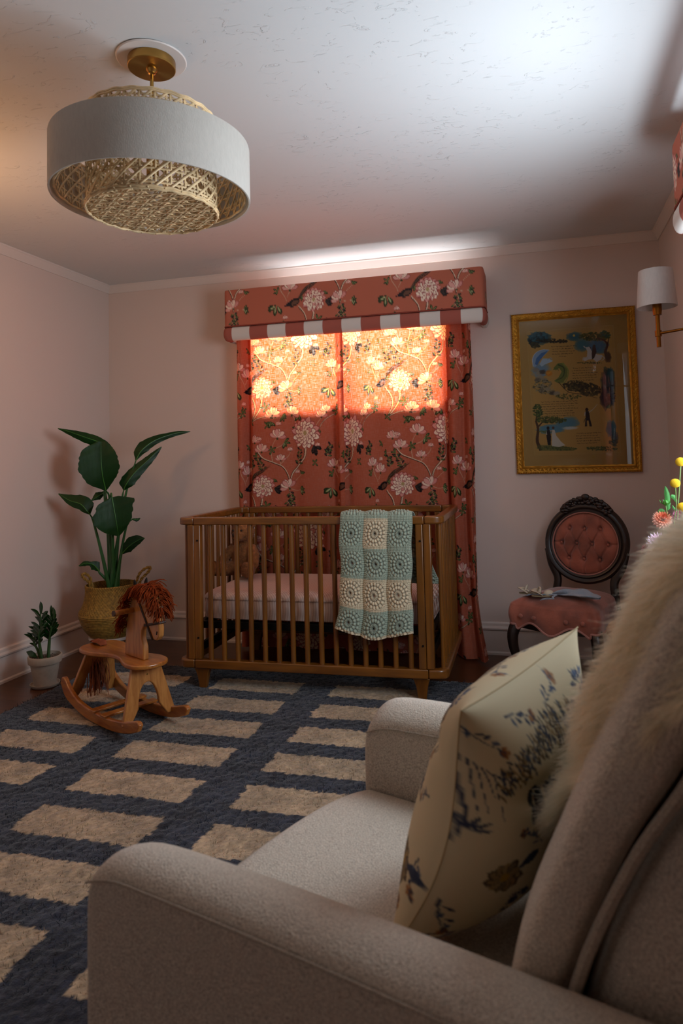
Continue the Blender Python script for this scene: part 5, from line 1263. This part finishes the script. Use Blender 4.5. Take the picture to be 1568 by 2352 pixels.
# ------------------------------------------------------------------ printed cushion
def toile():
    T = Paint(.44, .44, .0011, 'c9bb98')
    r = random.Random(12)
    nv, br_, gd = '22304a', '5a3a2a', '8a6a3a'
    def br(pts, w=.003, c=nv): T.line(pts, w, c, 1, w * .4)
    def bloss(x, y, s=.012, c=('7a4a2c', '9a6a3c', '4a3a3a')):
        for k in range(6): T.petal(x, y, k * 60 + r.uniform(-15, 15), s * r.uniform(.8, 1.2), s * .7, r.choice(c))
        T.blob(x, y, s * .2, s * .2, nv)
    def fern(x, y, s, n=9, a0=-170, a1=-10, c=nv):
        for k in range(n): T.petal(x, y, a0 + (a1 - a0) * k / (n - 1), s * r.uniform(.8, 1.1), s * .16, c)
    def spriggy(x, y, a, L, c=nv):
        e = (x + L * math.cos(a), y + L * math.sin(a)); br([(x, y), ((x + e[0]) / 2 + r.uniform(-.01, .01), (y + e[1]) / 2 + r.uniform(-.006, .006)), e], .0024, c)
        for k in range(5):
            t = (k + 1) / 6; T.petal(x + (e[0] - x) * t, y + (e[1] - y) * t, math.degrees(a) + r.choice((-50, 50, 30, -30)), .014, .005, r.choice((c, '3a4a66')))
        bloss(*e, .009)
    # crane with ragged dark plumage in the middle top
    for k in range(420):
        t = r.random(); x = .06 + .30 * t; y = .10 - .05 * math.sin(t * PI) + r.uniform(-.012, .038); T.petal(x, y, 40 + 60 * t + r.uniform(-25, 25), r.uniform(.010, .022), .0035, r.choice(('6a563a', '4a4436', '3a4454', '8a734c', '2a3444')))
    for k in range(16): T.petal(.13 + r.uniform(0, .06), .15 + r.uniform(-.012, .02), r.uniform(30, 150), .03, .012, '121a2a')
    br([(.27, .15), (.25, .19), (.275, .24), (.27, .262)], .003); br([(.30, .15), (.30, .20), (.285, .255)], .003)
    fern(.23, .265, .035); fern(.29, .262, .045, 11); fern(.19, .155, .03)
    # peony on a leaf
    for x, y in ((.09, .262), (.36, .34)):
        for k in range(11): T.petal(x, y, k * 33, .030 * r.uniform(.8, 1.1), .017, '4c4030'); T.petal(x, y, k * 33, .026, .013, r.choice(('8a734c', '9a8458', '75654a')))
        T.blob(x, y, .007, .007, 'a3802c'); T.petal(x + .02, y - .012, -30, .04, .016, nv)
    # weeping branches left
    for k in range(9):
        x = .012 + .006 * k; br([(x, .07 + .004 * k), (x - .006 + k * .003, .11), (x - .003 + k * .004, .15 + r.uniform(-.02, .02))], .0022)
    br([(.01, .08), (.025, .13), (.03, .18), (.022, .23)], .004); fern(.03, .19, .03, 7)
    # spreading pine of dark fans
    for k in range(70):
        x = .12 + r.random() * .17; y = .335 + .05 * math.sin((x - .12) / .17 * PI + 1.2) * -.2 + r.uniform(-.028, .028); fern(x, y, .012, 5, -150, -30, r.choice((nv, '2a2a4c', '3a3454')))
    br([(.11, .35), (.16, .375), (.22, .37), (.28, .355)], .0035, '3a2c3a'); br([(.155, .375), (.165, .42), (.172, .435)], .0024, br_); bloss(.175, .42, .014, ('7c6a74', '6a5864'))
    # pagoda
    for k in range(4): br([(.045 - k * .004, .41 - k * .012), (.065, .404 - k * .012), (.085 + k * .003, .41 - k * .012)], .003, '3a2a44')
    T.poly([(.055, .43), (.078, .43), (.074, .37), (.060, .37)], '5a4a5a', .6)
    for q in ((.02, .03, .6, .07), (.10, .03, .2, .06), (.20, .04, -.3, .06), (.31, .03, .8, .07), (.37, .09, 1.8, .07), (.39, .20, 2.4, .06), (.03, .31, 1.2, .06), (.40, .29, 1.5, .05), (.30, .40, -.4, .06), (.24, .30, .2, .04), (.15, .22, -2.6, .05), (.36, .42, -1, .05)): spriggy(*q)
    for k in range(16): T.petal(.33 + r.uniform(-.02, .02), .055 + r.uniform(-.012, .012), r.uniform(0, 360), .016, .007, r.choice((nv, '3a5274', '2a3a5c')))
    return T
def cushion():
    NB, NT, FT_, = Vector((.315, -.165, .462)), Vector((.432, -.15, .806)), Vector((.505, .19, .845)); FB = NB + FT_ - NT
    t = thing('throw_pillow', 'cream linen cushion printed with navy and brown birds and branches on the armchair', 'pillow', tuple(achair(0, 0, 0)), AR)
    T = toile(); m = M('toile_linen', 'd0c4a0', .85, attr=True, bump=.25, bscale=500, bdist=.0006)
    nrm = (FT_ - NT).cross(NB - NT).normalized()
    if nrm.x < 0: nrm = -nrm       # points to the chair back
    n = 150; u = np.linspace(0, 1, n); U, V = np.meshgrid(u, u)
    def P(u_, v_): return NT * (1 - u_) * (1 - v_) + FT_ * u_ * (1 - v_) + NB * (1 - u_) * v_ + FB * u_ * v_
    for s, nm in ((1, 'back_panel'), (-1, 'front_panel')):
        e = np.minimum.reduce([U, 1 - U, V, 1 - V]); c_ = (1 - np.abs(2 * U - 1) ** 2.4) * (1 - np.abs(2 * V - 1) ** 2.4)
        th = .098 * np.sign(c_) * np.abs(c_) ** .62
        # pinched edges between the corners, with soft creases
        pin = .030
        Up = U + pin * (1 - 2 * U) * (4 * V * (1 - V)) * (np.abs(2 * U - 1) ** 2); Vp = V + pin * (1 - 2 * V) * (4 * U * (1 - U)) * (np.abs(2 * V - 1) ** 2)
        th = th + .006 * np.sin(U * 9 + V * 6) * c_  - .016 * np.exp(-((V - .25 - .25 * U) / .05) ** 2) * c_
        # slumped base on the seat: fuller low down
        th = th * (1 + .12 * V)
        pts = np.zeros((n, n, 3))
        A = np.array
        base = A(NT)[None, None] * ((1 - Up) * (1 - Vp))[..., None] + A(FT_)[None, None] * (Up * (1 - Vp))[..., None] + A(NB)[None, None] * ((1 - Up) * Vp)[..., None] + A(FB)[None, None] * (Up * Vp)[..., None]
        base = base + A([.032, 0, 0])[None, None] * ((1 - Up) * np.sin(np.clip(Vp, 0, 1) ** 1.3 * PI))[..., None]
        pts = base + A(nrm)[None, None] * (s * th)[..., None]
        col = T.sample((U if s > 0 else 1 - U) * .39 + .025, V * .42 + .01)
        gridobj(nm, pts, m, t, col)
    edge = []
    for q in np.linspace(0, 1, 24)[:-1]: edge.append((q, 0))
    for q in np.linspace(0, 1, 24)[:-1]: edge.append((1, q))
    for q in np.linspace(1, 0, 24)[:-1]: edge.append((q, 1))
    for q in np.linspace(1, 0, 24)[:-1]: edge.append((0, q))
    pts = []
    for a, b_ in edge:
        pin = .030; ua = a + pin * (1 - 2 * a) * 4 * b_ * (1 - b_) * abs(2 * a - 1) ** 2; vb = b_ + pin * (1 - 2 * b_) * 4 * a * (1 - a) * abs(2 * b_ - 1) ** 2; pts.append(P(ua, vb) + Vector((.032, 0, 0)) * (1 - ua) * math.sin(min(1, vb) ** 1.3 * PI))
    MB().tube(pts, .0012, 6, closed=True).build('seam', M('seam_cloth', 'b8a680', .9), t)
cushion()

# ------------------------------------------------------------------ sheepskin over the chair back
def sheepskin():
    t = thing('sheepskin', 'long haired cream sheepskin draped over the back of the oatmeal armchair', 'sheepskin', tuple(achair(0, 0, 0)), AR)
    # outline across the chair at each height: near edge, far edge, hide offset from the back cushion
    fr = spline([(.49, .44), (.525, .60), (.566, .70), (.612, .805), (.660, .91), (.70, .99), (.735, 1.02), (.79, 1.04), (.86, 1.04), (.93, 1.02), (.945, .95), (.92, .88)], 90)
    d = np.array(fr); arc = np.r_[0, np.cumsum(np.linalg.norm(np.diff(d, axis=0), axis=1))]
    i0 = int(np.argmin(abs(d[:60, 1] - .54))); rows = []; R2 = 90; C2 = 44
    for i in range(R2 + 1):
        s = arc[i0] + (arc[-1] - arc[i0]) * i / R2; x, z = np.interp(s, arc, d[:, 0]), np.interp(s, arc, d[:, 1]); h = (s - arc[i0])
        tx, tz = np.interp(s + .01, arc, d[:, 0]) - np.interp(s - .01, arc, d[:, 0]), np.interp(s + .01, arc, d[:, 1]) - np.interp(s - .01, arc, d[:, 1]); l = math.hypot(tx, tz) + 1e-9; nx, nz = -tz / l, tx / l
        w0 = np.interp(h, [0, .03, .08, .15, .23, .30, .42, .7, .8], [.06, 0, -.05, -.10, -.16, -.235, -.300, -.300, -.26])
        w1 = np.interp(h, [0, .05, .15, .30, .5, .8], [.12, .17, .22, .26, .27, .25])
        row = []
        for j in range(C2 + 1):
            q = j / C2; w_ = w0 + (w1 - w0) * q; puff = .006 + .018 * (1 - abs(2 * q - 1) ** 2.5) * min(1, h / .08 + .2) + .006 * math.sin(q * 9 + h * 20)
            wr = max(0, .16 - q) * np.interp(h, [.2, .42], [0, 1]); row.append((x + nx * puff + wr * .55, w_ + wr * .12, z + nz * puff - wr * .1))
        rows.append(row)
    P = np.array(rows)
    hm = M('hide', 'd9ccb2', .95)
    gridobj('hide', P, hm, t, solid=.004)
    n = 85000; r = np.random.default_rng(9); I = r.uniform(0, R2 - .001, n); J = r.uniform(0, C2 - .001, n)
    # crowd the rim so that the edge is furry
    k = int(n * .22); J[:k] = np.where(r.random(k) < .5, r.uniform(0, 1.2, k), r.uniform(C2 - 1.2, C2 - .001, k)); I[k:k + 1500] = r.uniform(0, 1.5, 1500)
    i, j = I.astype(int), J.astype(int); fi, fj = (I - i)[:, None], (J - j)[:, None]
    roots = (P[i, j] * (1 - fi) + P[i + 1, j] * fi) * (1 - fj) + (P[i, j + 1] * (1 - fi) + P[i + 1, j + 1] * fi) * fj
    du = P[i + 1, j] - P[i, j]; dv = P[i, j + 1] - P[i, j]; nn = np.cross(du, dv); nn /= np.linalg.norm(nn, axis=1, keepdims=True)
    if nn[:, 0].mean() > 0: nn = -nn
    side = np.where(J < 1.2, -1, np.where(J > C2 - 1.2, 1, 0))[:, None] * np.array([0, 1, 0])
    fl = -du / np.linalg.norm(du, axis=1, keepdims=True)
    dirs = nn * .6 + fl * .9 + side * .6 + np.where(I < 1.5, -.6, 0)[:, None] * np.array([0, 0, 1.])
    # locks: hairs near one another lean the same way
    cl = np.sin(roots[:, 1:2] * 90 + np.sin(roots[:, 2:3] * 60) * 2) * .35; dirs = dirs + dv / np.linalg.norm(dv, axis=1, keepdims=True) * cl
    base = np.array(hexc('fcf3dc')); tipc = base * (.86 + .16 * r.random((n, 1)))
    fm = M('sheep_wool', 'd9cbb0', .9, attr=True, spec=.1)
    N = fm.node_tree.nodes; L = fm.node_tree.links; tl = N.new('ShaderNodeBsdfTranslucent'); tl.inputs[0].default_value = lin('fcf3dc') + (1,); mx = N.new('ShaderNodeMixShader'); mx.inputs[0].default_value = .6
    L.new(N['Principled BSDF'].outputs[0], mx.inputs[1]); L.new(tl.outputs[0], mx.inputs[2]); L.new(mx.outputs[0], N['Material Output'].inputs[0])
    w = strands('wool', roots, dirs, .037, .0012, fm, t, bend=.16, seg=3, seed=2, col=tipc); tag(w, kind='stuff')
sheepskin()

# ------------------------------------------------------------------ side table and flowers by the right-hand window
def flowers():
    TX, TY = 3.20, -1.76
    tb = thing('side_table', 'small round wooden side table carrying the flowers, by the right wall', 'table', (TX, TY, 0))
    wd_ = WOOD('table_oak', '5a3a20', '7a5230', (10, 2, 2), .4)
    MB().lathe([(0, .575), (.20, .575), (.205, .58), (.205, .592), (.20, .598), (0, .598)], 48).build('top', wd_, tb)
    MB().lathe([(0, .02), (.02, .02), (.018, .3), (.03, .56), (.06, .575), (0, .575)], 24).build('pedestal', wd_, tb)
    MB().lathe([(0, 0), (.13, 0), (.13, .012), (.03, .03), (0, .03)], 36).build('foot', wd_, tb)
    vz = thing('vase', 'white ceramic vase of cut flowers standing on the side table', 'vase', (TX, TY, .598))
    MB().lathe([(0, 0), (.045, 0), (.062, .03), (.068, .07), (.055, .12), (.036, .15), (.040, .165), (.036, .165), (.032, .15), (.05, .12), (.062, .07), (.055, .03), (0, .01)], 40).build('vase_body', M('white_glaze', 'd8d4cc', .2), vz)
    mouth = Vector((TX, TY, .76)); A = (TX, TY)
    stm = M('flower_stem', '6d8a4a', .5); grn = M('flower_leaf', '4f9a4c', .5); grn2 = M('bud_green', '3f8a2a', .45)
    def rel(p, o): return tuple(Vector(p) - Vector(o))
    def stemfor(par, o, top, r=.0016, sway=0):
        m = (Vector(top) + mouth) / 2 + Vector((0, sway, .02)); MB().tube(spline([rel(top, o), rel((top + m * 1) / 2 + Vector((sway * .3, 0, 0)), o), rel(m, o), rel(mouth, o), rel(mouth - Vector((0, 0, .08)), o)], 24), r, 8).build('stem', stm, par)
    # craspedia balls
    for (x, y, d, lab) in ((1558, 1061, 0, 'round yellow craspedia ball on the tallest stem, cut by the right edge'), (1550, 1110, -.03, 'round yellow craspedia ball on a crooked stem, above the peach dahlia'), (1566, 1165, -.05, 'lowest of the three round yellow craspedia balls, against the pink bloom')):
        p = px(x + (4 if y < 1070 else 0), y, at=(A[0], A[1] + d)); t = thing('craspedia', lab, 'flower', tuple(p), 0, 'yellow craspedia balls')
        b = MB(); n = 260; R = .0145; b.ball((0, 0, 0), (R * .86, R * .86, R * .80), 16, 12)
        for k in range(n):
            z = 1 - 2 * (k + .5) / n; rr = math.sqrt(1 - z * z); a = k * 2.39996; b.ball((R * .9 * rr * math.cos(a), R * .9 * rr * math.sin(a), R * .84 * z), .0017, 6, 4)
        b.build('flower_head', M('craspedia_yellow', 'e0b818', .8), t)
        stemfor(t, p, p - Vector((0, 0, .012)), .0017, .012 if y == 1110 else 0)
    def dahlia(p, R, cols, lab, nm='dahlia', rings=7, tilt=(.2, -.5), seed=1, group=None):
        t = thing(nm, lab, 'flower', tuple(p), 0, group); r = random.Random(seed); TM = Matrix.Rotation(tilt[1], 4, 'X') @ Matrix.Rotation(tilt[0], 4, 'Y')
        mats = [M(nm + '_petal_%s' % c, c, .6) for c in cols]
        for ri in range(rings):
            el = math.radians(-38 + 118 * ri / (rings - 1)); n = max(5, int(19 * math.cos(el * .82))); L = R * (.62 - .05 * ri); b = MB()
            for k in range(n):
                a = 2 * PI * (k + .5 * (ri % 2)) / n + r.uniform(-.06, .06); out = Vector((math.cos(a) * math.cos(el), math.sin(a) * math.cos(el), math.sin(el))); tan = Vector((-math.sin(a), math.cos(a), 0)); up = out.cross(tan) * -1
                w = L * .36; vs = []
                for i in range(7):
                    q = i / 6; c = out * (R * .34 + L * q) + Vector((0, 0, .18 * L * q * q)); ww = w * math.sin(min(1, q * 1.05 + .08) * PI) ** .55 * (1 if q < .95 else .3)
                    for j in (-1, -.5, 0, .5, 1): vs.append(c + tan * j * ww * .5 + (out.cross(tan)).normalized() * -(abs(j) ** 2) * ww * .30)
                vs = [TM @ v for v in vs]; b.add(vs, [(i * 5 + j, i * 5 + j + 1, i * 5 + j + 6, i * 5 + j + 5) for i in range(6) for j in range(4)])
            b.build('petals', mats[min(len(mats) - 1, ri * len(mats) // rings)], t, angle=180)
        stemfor(t, p, p - Vector((0, 0, R * .3)), .0025)
        return t
    dahlia(px(1521, 1193, at=(A[0], A[1])), .036, ('f2b8a2', 'e89474', 'dc7450'), 'peach dahlia bloom at the left of the bouquet by the sheepskin', tilt=(.1, .75), seed=1)
    dahlia(px(1513, 1248, at=(A[0], A[1] - .04)), .044, ('e8d0e0', 'e0bcd2'), 'pale pink dahlia bloom half hidden by the sheepskin, below the peach one', tilt=(0, .7), seed=2)
    dahlia(px(1562, 1186, at=(A[0] + .02, A[1] + .03)), .030, ('b85a88', 'a8456f'), 'magenta pink bloom behind the tall yellow ball stems', nm='aster', tilt=(0, .4), seed=3)
    dahlia(px(1487, 1262, at=(A[0], A[1] + .02)), .024, ('9a4a54', '8a3a48'), 'dusky red bloom peeping out beside the pale pink dahlia', nm='zinnia', tilt=(0, .6), seed=4)
    # green bud with leaves
    p = px(1528, 1155, at=A); t = thing('dahlia_bud', 'bright green bud with toothed leaves standing above the peach dahlia', 'flower', tuple(p))
    b = MB(); b.ball((0, 0, 0), (.008, .008, .009), 14, 10)
    for k in range(7):
        a = k * 2 * PI / 7; leaf_mesh(b, [(0, 0, -.006), (.010 * math.cos(a), .010 * math.sin(a), -.002), (.018 * math.cos(a), .018 * math.sin(a), .010)], [.002, .004, .0005], [.002, .004, .0005], .2, (math.cos(a), math.sin(a), .5), n=8, m=2)
    b.build('bud', grn2, t); stemfor(t, p, p - Vector((0, 0, .008)), .002)
    def lf(pts, wmax):
        b = MB(); P = [px(x, y, at=A) - p for x, y in pts]; vn = (p - Vector(CAM)).normalized(); ws = [.001] + [wmax * k for k in (.8, .7, 1, .85, .9, .6, .65, .3)] + [.0004]; leaf_mesh(b, P, ws, ws, .25, vn, n=26, m=3); b.build('leaf', grn, t, angle=180)
    lf([(1535, 1160), (1531, 1135), (1527, 1116)], .0085); lf([(1534, 1172), (1532, 1150), (1530, 1130)], .009); lf([(1540, 1138), (1548, 1143), (1554, 1156)], .007); lf([(1527, 1176), (1517, 1172), (1510, 1178)], .006); lf([(1556, 1172), (1548, 1168), (1543, 1160)], .004)
flowers()
